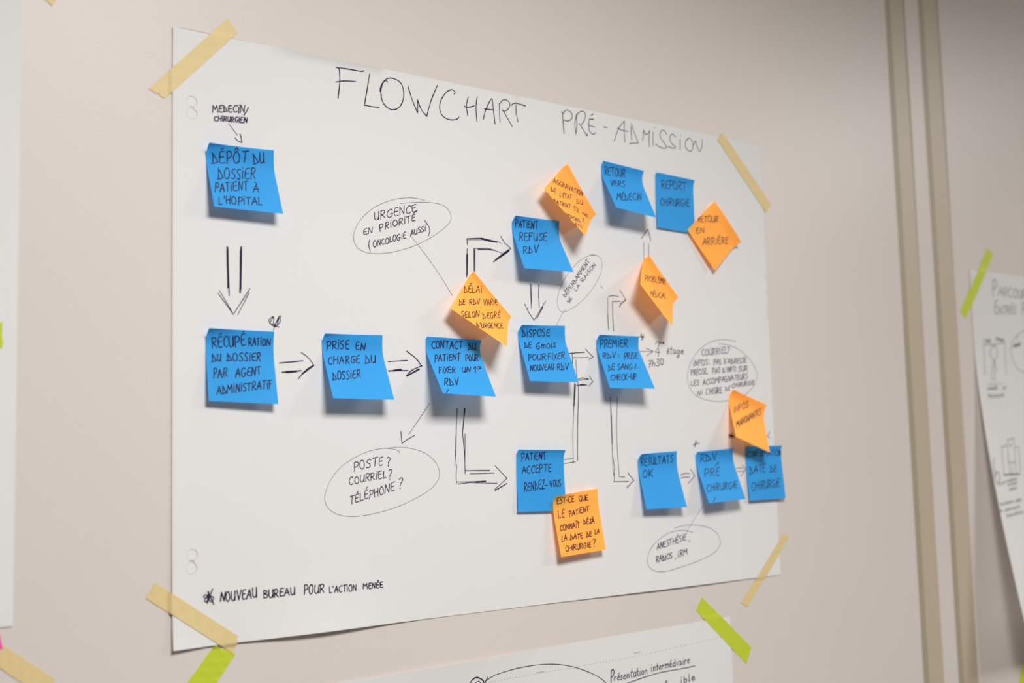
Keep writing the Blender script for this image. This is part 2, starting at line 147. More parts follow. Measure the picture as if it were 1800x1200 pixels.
  'report':([0.7024,0.5789,-0.0355,0.4468,0.6464,0.0574,0.0344,0.0245,0.076,0.0797,0.0112,0.0006],[(121,[126,97,127,157,125,215]),(121,[118,110,143,93,170,106,173,131,155,153,130,160]),(121,[135,157,160,183,183,211]),(121,[261,89,231,91,214,111,206,183,222,202,254,194]),(121,[211,143,232,140,250,136]),(121,[287,72,285,142,279,206]),(121,[282,85,307,69,341,78,343,113,318,138,284,145]),(121,[389,71,366,93,358,135,369,176,389,191,416,172,423,127,406,86,383,74,374,82]),(121,[460,63,459,125,452,187]),(121,[453,74,478,62,509,70,513,96,493,118,464,127]),(121,[473,124,494,153,516,178]),(121,[532,69,565,63,603,58]),(121,[565,60,575,121,571,180]),(121,[142,374,129,361,107,371,87,412,90,452,108,461,131,448]),(121,[157,361,155,412,153,465]),(121,[206,356,205,407,204,460]),(121,[154,414,179,406,204,401]),(121,[240,360,238,405,233,450]),(121,[244,328,246,328,247,335]),(121,[274,338,269,390,263,445]),(121,[268,348,294,334,319,339,317,365,299,385,274,395]),(121,[280,392,301,414,318,436]),(121,[352,333,345,411,356,436,378,430,393,398,404,329]),(121,[405,327,400,380,395,435]),(121,[429,326,423,379,415,437]),(121,[419,336,448,320,473,328,472,353,454,374,424,385]),(121,[436,379,454,401,475,429]),(121,[550,322,531,310,507,329,494,374,506,414,529,424,547,404,548,374]),(121,[526,377,541,374,558,372]),(121,[589,326,587,367,585,411]),(121,[591,296,594,300,596,304]),(121,[673,299,637,301,622,322,618,387,632,407,670,400]),(121,[621,352,644,346,662,346])]),
  'resultats':([0.6484,0.1839,0.0356,1.1721,0.2211,0.2135,0.2633,0.0238,0.0736,0.0791,0.0183,0.0006],[(121,[44,87,60,145,59,201]),(121,[44,102,62,85,86,95,97,118,84,140,65,150]),(121,[72,148,89,171,107,195]),(121,[160,99,134,102,125,120,127,183,141,197,171,194]),(121,[131,150,147,145,163,146]),(121,[222,90,205,79,190,94,193,118,222,145,228,169,210,185,190,183]),(121,[233,73,253,149,267,177,286,175,296,141,284,67]),(121,[285,71,295,128,301,178]),(-121,[322,76,322,180,365,175]),(121,[369,70,400,64,427,59]),(121,[398,65,408,122,407,174]),(-121,[452,174,486,64,519,167]),(121,[462,138,489,130,520,125]),(121,[529,63,558,59,589,56]),(121,[560,62,563,113,564,166]),(121,[665,57,651,46,628,60,624,82,655,109,659,134,640,151,617,147]),(121,[127,256,94,272,70,309,70,349,94,360,124,345,148,307,147,271,122,259,106,264]),(121,[197,247,182,300,168,348]),(-121,[267,246,189,305,244,348])]),
  'rdvpre':([0.7595,0.1845,0.0476,0.6477,0.3888,0.3549,0.3228,0.0218,0.0768,0.0758,0.0121,0.0006],[(121,[104,50,106,107,87,163]),(121,[98,61,128,46,161,55,169,79,142,103,107,108]),(121,[118,107,143,130,167,157]),(121,[209,54,214,103,216,149]),(-121,[193,46,257,87,308,132,256,144,189,150]),(-121,[329,26,377,146,425,25]),(121,[154,260,118,318,91,376]),(121,[141,269,183,257,215,276,207,302,165,323,123,323]),(121,[264,259,237,318,209,372]),(121,[250,269,296,261,324,273,315,298,281,316,240,320]),(121,[257,318,270,348,289,376]),(121,[456,259,411,258,377,280,334,348,346,373,399,370]),(121,[359,314,390,309,418,311]),(-121,[375,225,460,181]),(121,[130,509,120,492,89,506,54,542,50,580,67,593,99,579]),(121,[168,487,141,540,116,591]),(121,[223,486,199,539,170,591]),(121,[141,538,170,536,197,533]),(121,[238,514,222,552,205,589]),(121,[253,487,251,491,255,490]),(121,[284,484,262,539,239,589]),(121,[272,497,305,485,325,493,316,514,290,535,264,543]),(121,[271,539,281,564,294,588]),(121,[355,492,327,558,333,584,358,581,389,553,421,491]),(121,[421,489,397,539,379,588]),(121,[450,486,429,538,405,588]),(121,[441,496,471,485,494,495,488,514,463,532,431,539]),(121,[440,536,455,560,465,586]),(121,[589,502,575,489,540,504,511,543,502,581,528,587,552,572,569,544]),(121,[542,546,560,546,581,542]),(121,[636,494,614,538,587,583]),(121,[651,466,654,467,655,471]),(121,[709,487,677,488,655,505,628,563,636,580,674,576]),(121,[642,530,663,532,687,529]),(-106,[164,685,88,746])]),
  'date':([0.863,0.1905,-0.0013,0.4296,0.5661,0.0835,0.0831,0.0237,0.0793,0.0792,0.0111,0.0006],[(121,[107,90,93,76,72,84,58,118,63,149,82,156,101,147]),(121,[145,70,128,82,121,112,129,142,145,154,165,142,170,111,161,79,144,70,136,75]),(-121,[187,150,190,64,228,151,233,65]),(121,[253,55,258,105,254,151]),(121,[249,57,273,57,299,58]),(121,[258,99,274,98,291,97]),(121,[321,82,322,118,322,155]),(121,[320,57,322,59,324,62]),(121,[349,67,350,111,348,154]),(121,[346,78,364,65,383,73,387,92,372,109,353,115]),(121,[360,113,376,131,391,152]),(-121,[406,156,417,64,443,116,467,62,472,159]),(-121,[493,152,521,70,555,151]),(121,[499,121,528,118,554,118]),(121,[578,70,600,71,626,67]),(121,[603,71,599,112,593,156]),(121,[649,89,643,121,642,157]),(121,[649,66,648,66,653,72]),(121,[705,60,686,76,675,107,680,142,698,154,721,142,735,104,721,71,702,62,692,66]),(-121,[745,157,755,73,783,156,783,72]),(121,[79,309,75,359,68,408]),(-121,[71,296,103,340,132,392,96,406,52,414]),(-121,[150,396,213,285,225,391]),(121,[165,359,199,352,230,347]),(121,[271,286,310,281,345,279]),(121,[307,283,296,337,284,392]),(121,[425,271,389,276,367,294,347,368,359,389,400,384]),(121,[360,329,380,326,402,324]),(121,[537,306,529,348,521,389]),(-121,[530,295,559,335,585,377,547,389,502,394]),(121,[665,295,635,294,619,314,607,371,618,388,651,386]),(121,[614,340,634,336,651,337]),(121,[133,548,122,535,96,549,73,596,81,640,102,653,126,636]),(121,[164,528,156,588,148,644]),(121,[225,522,213,581,206,642]),(121,[155,586,185,580,216,576]),(121,[255,540,248,588,244,632]),(121,[261,507,260,509,263,514]),(121,[299,518,285,578,274,636]),(121,[289,532,317,517,341,524,338,552,317,574,290,583]),(121,[297,578,312,604,332,632]),(121,[372,510,358,595,370,626,394,624,417,584,430,501]),(121,[430,505,420,567,413,627]),(121,[460,506,452,568,439,630]),(121,[451,519,481,506,507,512,501,539,480,563,454,573]),(121,[462,571,481,596,500,624]),(121,[584,523,570,510,543,524,524,573,532,612,555,620,573,599,578,569]),(121,[555,572,573,571,589,568]),(121,[631,520,621,569,608,620]),(121,[640,483,642,486,642,491]),(121,[712,491,680,495,656,518,641,591,651,610,690,606]),(121,[650,555,673,549,691,548])]),
  'accepte':([0.4431,0.1939,-0.0281,0.6971,0.6725,0.0614,0.0705,0.0243,0.0767,0.0782,0.013,0.0006],[(121,[75,58,87,107,87,161]),(121,[71,65,88,51,116,63,121,88,110,109,85,112]),(-121,[145,145,163,52,199,142]),(121,[153,113,172,109,195,106]),(121,[202,52,225,48,251,47]),(121,[228,52,236,94,238,137]),(121,[281,70,285,106,284,143]),(121,[274,42,278,47,280,49]),(121,[328,39,305,46,300,63,308,121,320,138,346,132]),(121,[306,90,320,88,336,84]),(-121,[361,135,354,37,404,131,396,33]),(121,[406,40,430,38,455,34]),(121,[431,38,442,86,451,135]),(-121,[84,312,120,217,148,305]),(121,[92,279,118,273,146,269]),(121,[214,226,201,217,179,228,165,263,173,295,196,305,213,294]),(121,[291,223,280,209,255,219,236,255,243,291,263,302,284,288]),(121,[350,201,324,203,308,220,305,280,317,297,350,291]),(121,[308,248,325,246,344,241]),(121,[369,193,370,245,370,299]),(121,[367,202,386,192,411,201,412,227,396,246,372,249]),(121,[439,200,469,193,499,192]),(121,[469,196,464,242,456,285]),(121,[559,193,533,195,518,211,512,270,521,285,551,282]),(121,[516,238,532,238,551,233]),(121,[116,426,114,481,110,537]),(121,[112,435,129,419,144,430,147,451,134,473,116,482]),(121,[121,481,134,503,148,530]),(121,[211,424,184,427,173,447,165,510,177,525,204,519]),(121,[170,474,186,473,201,468]),(-121,[219,522,227,413,254,514,265,404]),(121,[288,418,283,465,284,511]),(-121,[281,405,303,449,326,493,301,508,273,518]),(121,[382,386,360,392,346,412,342,481,353,500,379,495]),(121,[347,445,361,444,376,437]),(-121,[398,395,440,385,389,504,435,496]),(-121,[443,461,480,457]),(-121,[521,403,540,479,563,401]),(121,[604,389,588,402,581,431,583,465,593,475,607,462,616,429,613,398,602,389,595,394]),(121,[630,394,627,449,636,470,648,469,657,445,663,391]),(121,[661,393,658,432,658,471]),(121,[705,394,696,388,681,395,678,413,694,436,700,455,688,470,670,464])]),
  'estce':([0.494,0.1337,0.0892,0.9899,0.1478,0.1227,0.0921,0.0257,0.0765,0.0796,0.0167,0.0055],[(121,[90,40,63,40,58,60,70,115,82,129,107,126]),(121,[65,85,80,84,96,85]),(121,[142,40,126,31,110,38,115,64,145,91,152,111,139,125,118,121]),(121,[157,46,177,47,200,45]),(121,[178,44,186,90,188,127]),(121,[223,98,232,95,243,96]),(121,[295,58,283,44,267,54,258,89,269,122,285,133,302,124]),(121,[346,46,323,47,313,62,317,112,327,129,351,126]),(121,[316,86,331,86,345,85]),(121,[462,59,444,68,437,94,445,125,460,134,479,125,486,95,476,67,458,57]),(121,[467,115,478,127,490,140]),(121,[502,57,503,110,515,130,529,130,542,107,542,59]),(121,[540,61,545,97,543,134]),(121,[591,65,570,62,559,77,558,121,570,132,595,131]),(121,[559,97,575,96,587,96]),(-121,[78,218,65,307,107,305]),(121,[182,209,159,212,143,230,130,290,137,308,164,305]),(121,[138,256,154,256,169,252]),(121,[256,242,253,276,248,313]),(121,[253,247,270,239,286,245,284,262,272,275,253,279]),(-121,[292,306,330,236,342,302]),(121,[301,281,324,279,344,275]),(121,[367,239,386,237,407,233]),(121,[387,236,380,267,375,300]),(121,[423,238,419,264,411,291]),(121,[427,218,428,221,428,224]),(121,[479,215,455,216,444,229,437,273,447,286,474,282]),(121,[441,250,456,249,471,245]),(-121,[487,285,506,215,522,280,546,209]),(121,[553,216,572,214,592,210]),(121,[572,212,566,246,560,278]),(121,[111,410,103,402,85,409,67,436,67,462,80,471,96,461]),(121,[145,393,127,406,115,432,116,459,127,467,143,457,154,429,152,403,141,396,132,400]),(-121,[161,468,177,404,194,467,213,402]),(-121,[215,464,238,399,249,463,274,397]),(-121,[266,464,305,396,312,461]),(121,[275,439,297,436,317,432]),(121,[346,406,339,436,329,464]),(-121,[338,387,357,371,366,384]),(121,[359,397,381,394,401,395]),(121,[379,397,374,429,366,463]),(121,[477,377,473,404,466,428]),(-121,[471,371,488,396,501,421,482,428,456,429]),(121,[554,373,533,373,521,383,513,421,521,434,544,433]),(121,[519,402,532,402,545,400]),(121,[537,362,546,357,556,354]),(121,[595,378,585,418,574,435,559,429]),(121,[577,380,589,380,601,382]),(-121,[594,436,633,372,641,439]),(121,[605,413,624,413,644,410]),(121,[621,350,630,358,638,364]),(-121,[75,533,54,605,83,602]),(-121,[94,601,133,523,142,597]),(121,[104,574,124,569,146,565]),(121,[220,540,211,567,203,596]),(-121,[215,533,230,558,243,588,219,596,192,598]),(-121,[251,597,294,535,303,598]),(121,[262,576,285,574,307,570]),(121,[330,547,352,544,373,546]),(121,[352,546,341,574,336,603]),(121,[420,540,399,539,383,552,375,589,384,601,408,600]),(121,[380,570,395,570,410,567]),(121,[493,543,488,571,479,599]),(-121,[489,535,504,561,519,593,495,599,467,601]),(121,[570,538,549,538,537,548,532,585,538,597,562,596]),(121,[535,566,548,565,560,563]),(-121,[638,518,622,580,649,576]),(-121,[658,577,692,516,699,574]),(121,[667,556,684,552,701,548]),(121,[138,677,131,668,112,676,94,701,95,725,107,735,123,727]),(121,[157,670,146,702,138,736]),(121,[201,671,192,702,179,733]),(121,[147,704,170,700,190,701]),(121,[214,679,207,706,200,734]),(121,[222,657,223,659,223,661]),(121,[241,663,232,698,225,735]),(121,[234,672,254,663,269,668,268,684,254,697,237,702]),(121,[241,701,253,716,267,733]),(121,[300,665,284,715,290,734,303,732,320,711,337,664]),(121,[336,664,324,701,315,736]),(121,[349,668,341,702,335,735]),(121,[344,674,362,667,379,673,377,688,364,699,345,704]),(121,[349,703,363,718,376,732]),(121,[447,674,438,665,416,676,401,701,401,727,418,732,433,723,441,703]),(121,[424,702,437,701,446,704]),(121,[474,674,466,704,461,731]),(121,[481,653,482,655,483,658]),(121,[534,670,508,671,496,682,485,723,493,733,520,732]),(121,[493,701,507,699,521,699]),(121,[576,645,592,633,611,647,606,665,585,685,576,709]),(121,[573,726,575,729,573,734])]),
  'aggrav':([0.5399,0.57,-0.9084,0.6141,-0.0405,0.3174,0.5766,0.0098,0.0795,0.0745,0.0087,0.0006],[(-106,[41,486,14,400,78,453]),(106,[27,456,42,439,58,423]),(106,[84,349,69,346,62,372,71,406,91,428,108,423,111,402,101,380]),(106,[88,394,97,385,105,375]),(106,[126,311,113,310,105,334,114,368,134,390,150,382,154,364,144,345]),(106,[132,353,139,346,149,337]),(106,[137,287,159,325,179,362]),(106,[139,298,148,276,163,268,174,284,174,306,162,326]),(106,[166,318,186,327,209,330]),(-106,[216,321,190,221,254,281]),(106,[203,285,218,268,232,248]),(-106,[224,197,280,250,255,160]),(-106,[307,222,282,121,342,179]),(106,[294,187,309,168,324,147]),(106,[312,108,325,93,340,83]),(106,[327,94,351,119,369,153]),(106,[358,75,380,93,397,118]),(106,[346,61,348,63,352,63]),(106,[374,44,370,60,384,78,410,92,426,88,429,73,414,54,389,44,373,45,370,53]),(-106,[452,70,407,21,478,48,435,9]),(106,[53,588,72,617,86,648]),(-106,[44,588,78,600,111,617,99,636,78,656]),(106,[122,530,103,547,103,566,124,608,142,615,161,595]),(106,[114,584,125,575,135,565]),(-106,[192,495,222,568,240,542]),(106,[216,456,219,469,224,479]),(106,[252,423,240,441,240,460,256,503,268,508,281,489]),(106,[248,479,256,470,262,456]),(106,[236,427,237,414,240,403]),(106,[257,416,269,398,281,380]),(106,[269,396,283,435,300,465]),(-106,[321,438,297,346,349,398]),(106,[311,408,322,391,332,367]),(106,[321,313,334,290,346,269]),(106,[333,292,348,330,366,366]),(106,[444,206,462,236,475,271]),(-106,[437,207,471,202,508,205,490,243,467,290]),(106,[490,117,516,168,537,175,548,153,546,116,518,83]),(106,[519,83,544,104,562,133]),(106,[177,725,195,736,212,736]),(106,[179,734,184,716,198,712,207,728,206,736,196,736]),(-106,[242,736,231,681,273,733]),(106,[236,736,248,723,263,706]),(106,[254,655,267,636,282,620]),(106,[269,635,279,669,294,704]),(106,[301,620,312,647,323,677]),(106,[293,597,295,596,296,599]),(106,[333,565,316,584,315,605,331,646,343,653,359,629]),(106,[323,623,332,613,341,600]),(-106,[370,624,343,553,394,592,370,519]),(106,[378,500,392,481,406,461]),(106,[390,481,407,519,420,561]),(106,[481,390,471,392,464,413,469,432,491,439,504,453,501,478,488,487]),(106,[488,361,493,374,497,388]),(106,[514,376,529,404,541,438]),(106,[507,355,508,355,511,356]),(-106,[528,332,551,416,575,388]),(-106,[630,326,618,268,669,288,658,227]),(106,[708,178,687,200,679,221,688,257,703,256,726,229]),(106,[687,236,699,221,712,208]),(106,[418,736,427,736,438,736]),(106,[416,736,424,735,437,729,444,736,440,736,430,736]),(106,[433,736,448,736,463,736]),(106,[478,686,461,702,456,723,468,736,480,736,499,736]),(106,[463,736,473,729,482,716]),(106,[457,692,462,681,468,670]),(106,[491,668,501,704,512,736]),(106,[489,677,500,654,515,650,523,666,516,691,502,706]),(106,[540,609,531,632,535,663,548,682,561,682,569,660,565,629,550,611,539,612,534,621]),(-106,[587,657,569,581,612,627,595,550]),(106,[615,532,623,563,632,594]),(-106,[609,530,635,538,658,553,644,578,625,604]),(106,[660,416,665,387,678,377,682,399,679,436,683,466]),(106,[686,486,686,490,688,493]),(106,[617,678,600,700,597,723,606,736,616,736,635,736]),(106,[602,736,611,727,620,715]),(106,[626,674,644,649,660,624]),(106,[644,652,651,687,661,720]),(106,[705,575,694,576,683,601,680,641,690,663,704,654,714,628])]),
  'delai':([0.3826,0.4146,-0.7405,0.6673,-0.0301,0.288,0.6677,0.0012,0.0792,0.072,0.0097,0.0006],[(106,[16,282,34,321,52,359]),(-106,[10,279,43,293,81,310,65,343,42,371]),(106,[90,180,71,205,68,230,92,293,108,298,132,268]),(106,[79,258,92,241,105,224]),(106,[64,184,70,166,74,150]),(-106,[112,164,147,261,179,221]),(-106,[187,205,173,84,235,148]),(106,[178,168,198,138,217,113]),(106,[225,60,244,91,258,130]),(106,[212,45,211,45,216,45]),(106,[46,520,60,551,73,585]),(-106,[39,516,68,529,98,544,85,570,66,592]),(106,[102,440,86,459,85,479,103,528,115,533,132,513]),(106,[93,501,102,491,112,477]),(106,[154,388,169,432,183,475]),(106,[155,401,165,375,181,367,188,382,184,411,172,432]),(106,[175,426,196,432,213,438]),(106,[200,333,213,375,227,412]),(-106,[191,333,221,344,252,363,240,395,220,423]),(-106,[233,282,282,345,270,237]),(-106,[323,191,370,269,358,142]),(-106,[397,237,387,113,434,185]),(106,[390,195,405,173,420,149]),(106,[419,66,433,117,449,168]),(106,[421,78,425,55,441,52,452,62,450,88,438,112]),(106,[443,104,459,116,479,121]),(106,[461,42,480,67,493,105]),(106,[449,24,450,26,453,26]),(106,[491,9,479,14,479,29,506,64,522,67,535,46]),(106,[493,44,500,34,508,24]),(106,[158,637,145,638,135,661,142,682,167,688,178,704,173,711,156,711]),(106,[194,597,178,617,176,641,192,689,206,699,223,675]),(106,[185,664,194,651,204,638]),(-106,[211,577,236,666,258,642]),(106,[265,522,256,549,258,588,274,616,289,612,298,588,292,548,277,525,263,525,256,538]),(-106,[315,578,291,473,348,539,327,433]),(106,[386,433,398,472,412,509]),(-106,[377,429,410,440,440,458,425,490,405,520]),(106,[470,317,449,343,443,375,453,436,466,438,488,410]),(106,[450,400,460,384,472,365]),(106,[514,266,499,269,486,306,490,356,507,383,525,373,533,341,526,312]),(106,[511,335,521,318,532,302]),(106,[533,213,546,271,555,330]),(106,[532,229,545,194,562,185,567,209,562,246,547,272]),(106,[554,262,571,274,590,282]),(106,[628,91,602,131,595,166,603,239,616,244,642,203]),(106,[599,196,614,174,626,153]),(106,[600,104,610,82,618,64]),(106,[353,662,363,705,371,711]),(-106,[346,661,372,680,398,706,384,711,365,711]),(106,[393,618,395,629,396,645]),(106,[409,615,423,668,434,683,443,674,446,638,436,585]),(106,[436,584,444,626,454,663]),(106,[451,575,462,613,467,657]),(106,[449,585,459,561,474,556,477,576,473,599,461,616]),(106,[464,610,479,618,494,630]),(106,[518,503,508,502,495,528,495,572,508,600,522,593,529,568,526,541]),(106,[513,558,521,545,530,536]),(106,[552,457,536,476,532,499,543,556,554,564,571,539]),(106,[538,525,547,511,557,497]),(-106,[583,523,574,423,611,488,604,386]),(106,[653,350,639,347,625,376,621,427,632,456,650,451,660,424]),(106,[696,279,675,305,668,336,676,398,687,408,709,378]),(106,[673,364,684,347,695,330])]),
  'probleme':([0.6808,0.4587,-0.7691,0.7344,0.2185,0.5537,0.5693,0.0121,0.0791,0.0765,0.0115,0.0006],[(106,[89,385,97,452,102,528]),(106,[85,403,104,358,128,348,131,381,120,426,97,461]),(106,[148,306,154,378,159,445]),(106,[144,327,162,287,180,280,186,304,176,342,157,374]),(106,[163,367,180,382,200,391]),(106,[229,204,211,248,208,310,221,351,239,343,253,306,256,245,242,207,227,206,218,233]),(106,[264,153,272,222,284,290]),(106,[262,161,288,136,301,144,280,202,311,179,321,204,308,250,276,294]),(-106,[313,105,344,206,379,162]),(106,[371,64,357,78,358,92,385,130,402,136,420,113]),(106,[372,109,380,99,391,89]),(106,[337,62,346,62,356,61]),(-106,[434,112,379,52,425,72,403,30,470,81]),(106,[450,9,434,13,437,29,470,60,487,61,506,46]),(106,[453,41,462,32,472,22]),(-106,[242,736,236,598,264,644,277,542,296,666]),(106,[337,471,315,497,306,538,309,624,321,633,344,597]),(106,[308,576,320,556,334,536]),(106,[313,471,322,451,330,427]),(106,[353,459,359,518,367,574]),(-106,[345,457,374,477,405,507,384,551,356,593]),(106,[420,372,422,434,425,495]),(106,[421,328,425,328,426,331]),(106,[488,295,474,291,456,328,445,398,454,446,472,442,489,398]),(-106,[501,398,528,216,553,329]),(106,[507,338,530,301,551,269]),(-106,[566,161,569,306,602,262])]),
  'arriere':([0.8153,0.5486,-0.877,0.2949,0.9896,-0.0,0.0722,0.0228,0.0745,0.0741,0.0168,0.0042],[(121,[9,427,13,457,42,488]),(121,[9,434,9,410,9,397,20,409,23,431,14,455]),(121,[17,449,42,445,68,445]),(121,[34,329,18,355,24,378,63,416,84,417,100,385]),(121,[42,397,53,379,61,360]),(121,[54,315,70,288,84,262]),(121,[69,288,99,325,133,357]),(121,[102,214,99,247,119,279,149,297,170,287,173,258,151,225,119,211,100,217,96,232]),(121,[137,181,186,228,212,235,222,214,209,181,167,137]),(121,[166,137,200,168,237,200]),(121,[185,120,217,150,251,184]),(121,[190,129,192,107,208,94,223,106,229,126,222,149]),(121,[223,141,249,142,276,138]),(121,[110,528,93,559,93,584,127,620,150,613,167,579]),(121,[109,600,122,579,131,559]),(-121,[186,560,130,497,218,505,166,439]),(-121,[335,663,289,541,375,595]),(121,[315,626,329,594,346,561]),(121,[315,501,353,539,393,576]),(121,[319,515,323,481,345,465,365,482,369,508,358,535]),(121,[361,529,395,528,426,522]),(121,[365,426,402,463,442,503]),(121,[369,438,376,403,400,388,418,397,420,433,407,460]),(121,[414,451,446,447,476,440]),(121,[440,342,468,382,497,414]),(121,[422,318,426,319,431,318]),(121,[467,263,452,288,455,317,502,365,524,362,543,331]),(121,[478,340,488,321,499,303]),(121,[423,271,434,266,447,263]),(121,[487,236,525,272,559,317]),(121,[490,251,497,221,519,204,537,218,538,250,530,276]),(121,[531,265,561,265,591,260]),(121,[567,123,549,152,552,181,593,226,615,225,635,186]),(121,[571,199,581,178,595,157])]),
  'infos':([0.8377,0.2729,-0.2813,0.9588,0.4538,0.4283,0.3856,0.0193,0.0773,0.0782,0.0132,0.0006],[(121,[87,278,77,326,68,370]),(121,[98,242,100,246,101,248]),(-121,[100,351,132,230,169,304,194,188]),(121,[224,171,219,227,213,279]),(121,[217,181,240,164,263,150]),(121,[221,221,239,206,257,195]),(121,[313,108,295,136,288,176,298,207,320,208,346,175,349,136,329,111,309,111,300,125]),(121,[393,66,378,63,366,84,372,108,400,114,413,129,398,157,373,165]),(-121,[57,612,97,492,102,541,146,457,123,569]),(-121,[138,560,208,413,197,517]),(121,[159,512,184,488,209,471]),(-121,[214,503,248,377,258,468,294,345]),(121,[347,318,319,352,298,400,294,438,307,442,332,412,352,363,355,324,342,322]),(121,[323,406,330,418,337,430]),(121,[385,289,366,369,369,394,387,379,405,339,426,265]),(121,[427,261,412,320,399,377]),(-121,[414,364,475,221,472,324]),(121,[432,316,457,297,483,275]),(-121,[488,320,519,201,533,287,559,173]),(121,[570,165,589,151,606,137]),(121,[588,150,590,201,579,258]),(121,[645,114,626,127,620,150,622,209,633,217,658,200]),(121,[624,177,636,166,647,155]),(121,[686,87,674,85,666,104,670,126,691,139,699,157,689,183,672,187])]),
}
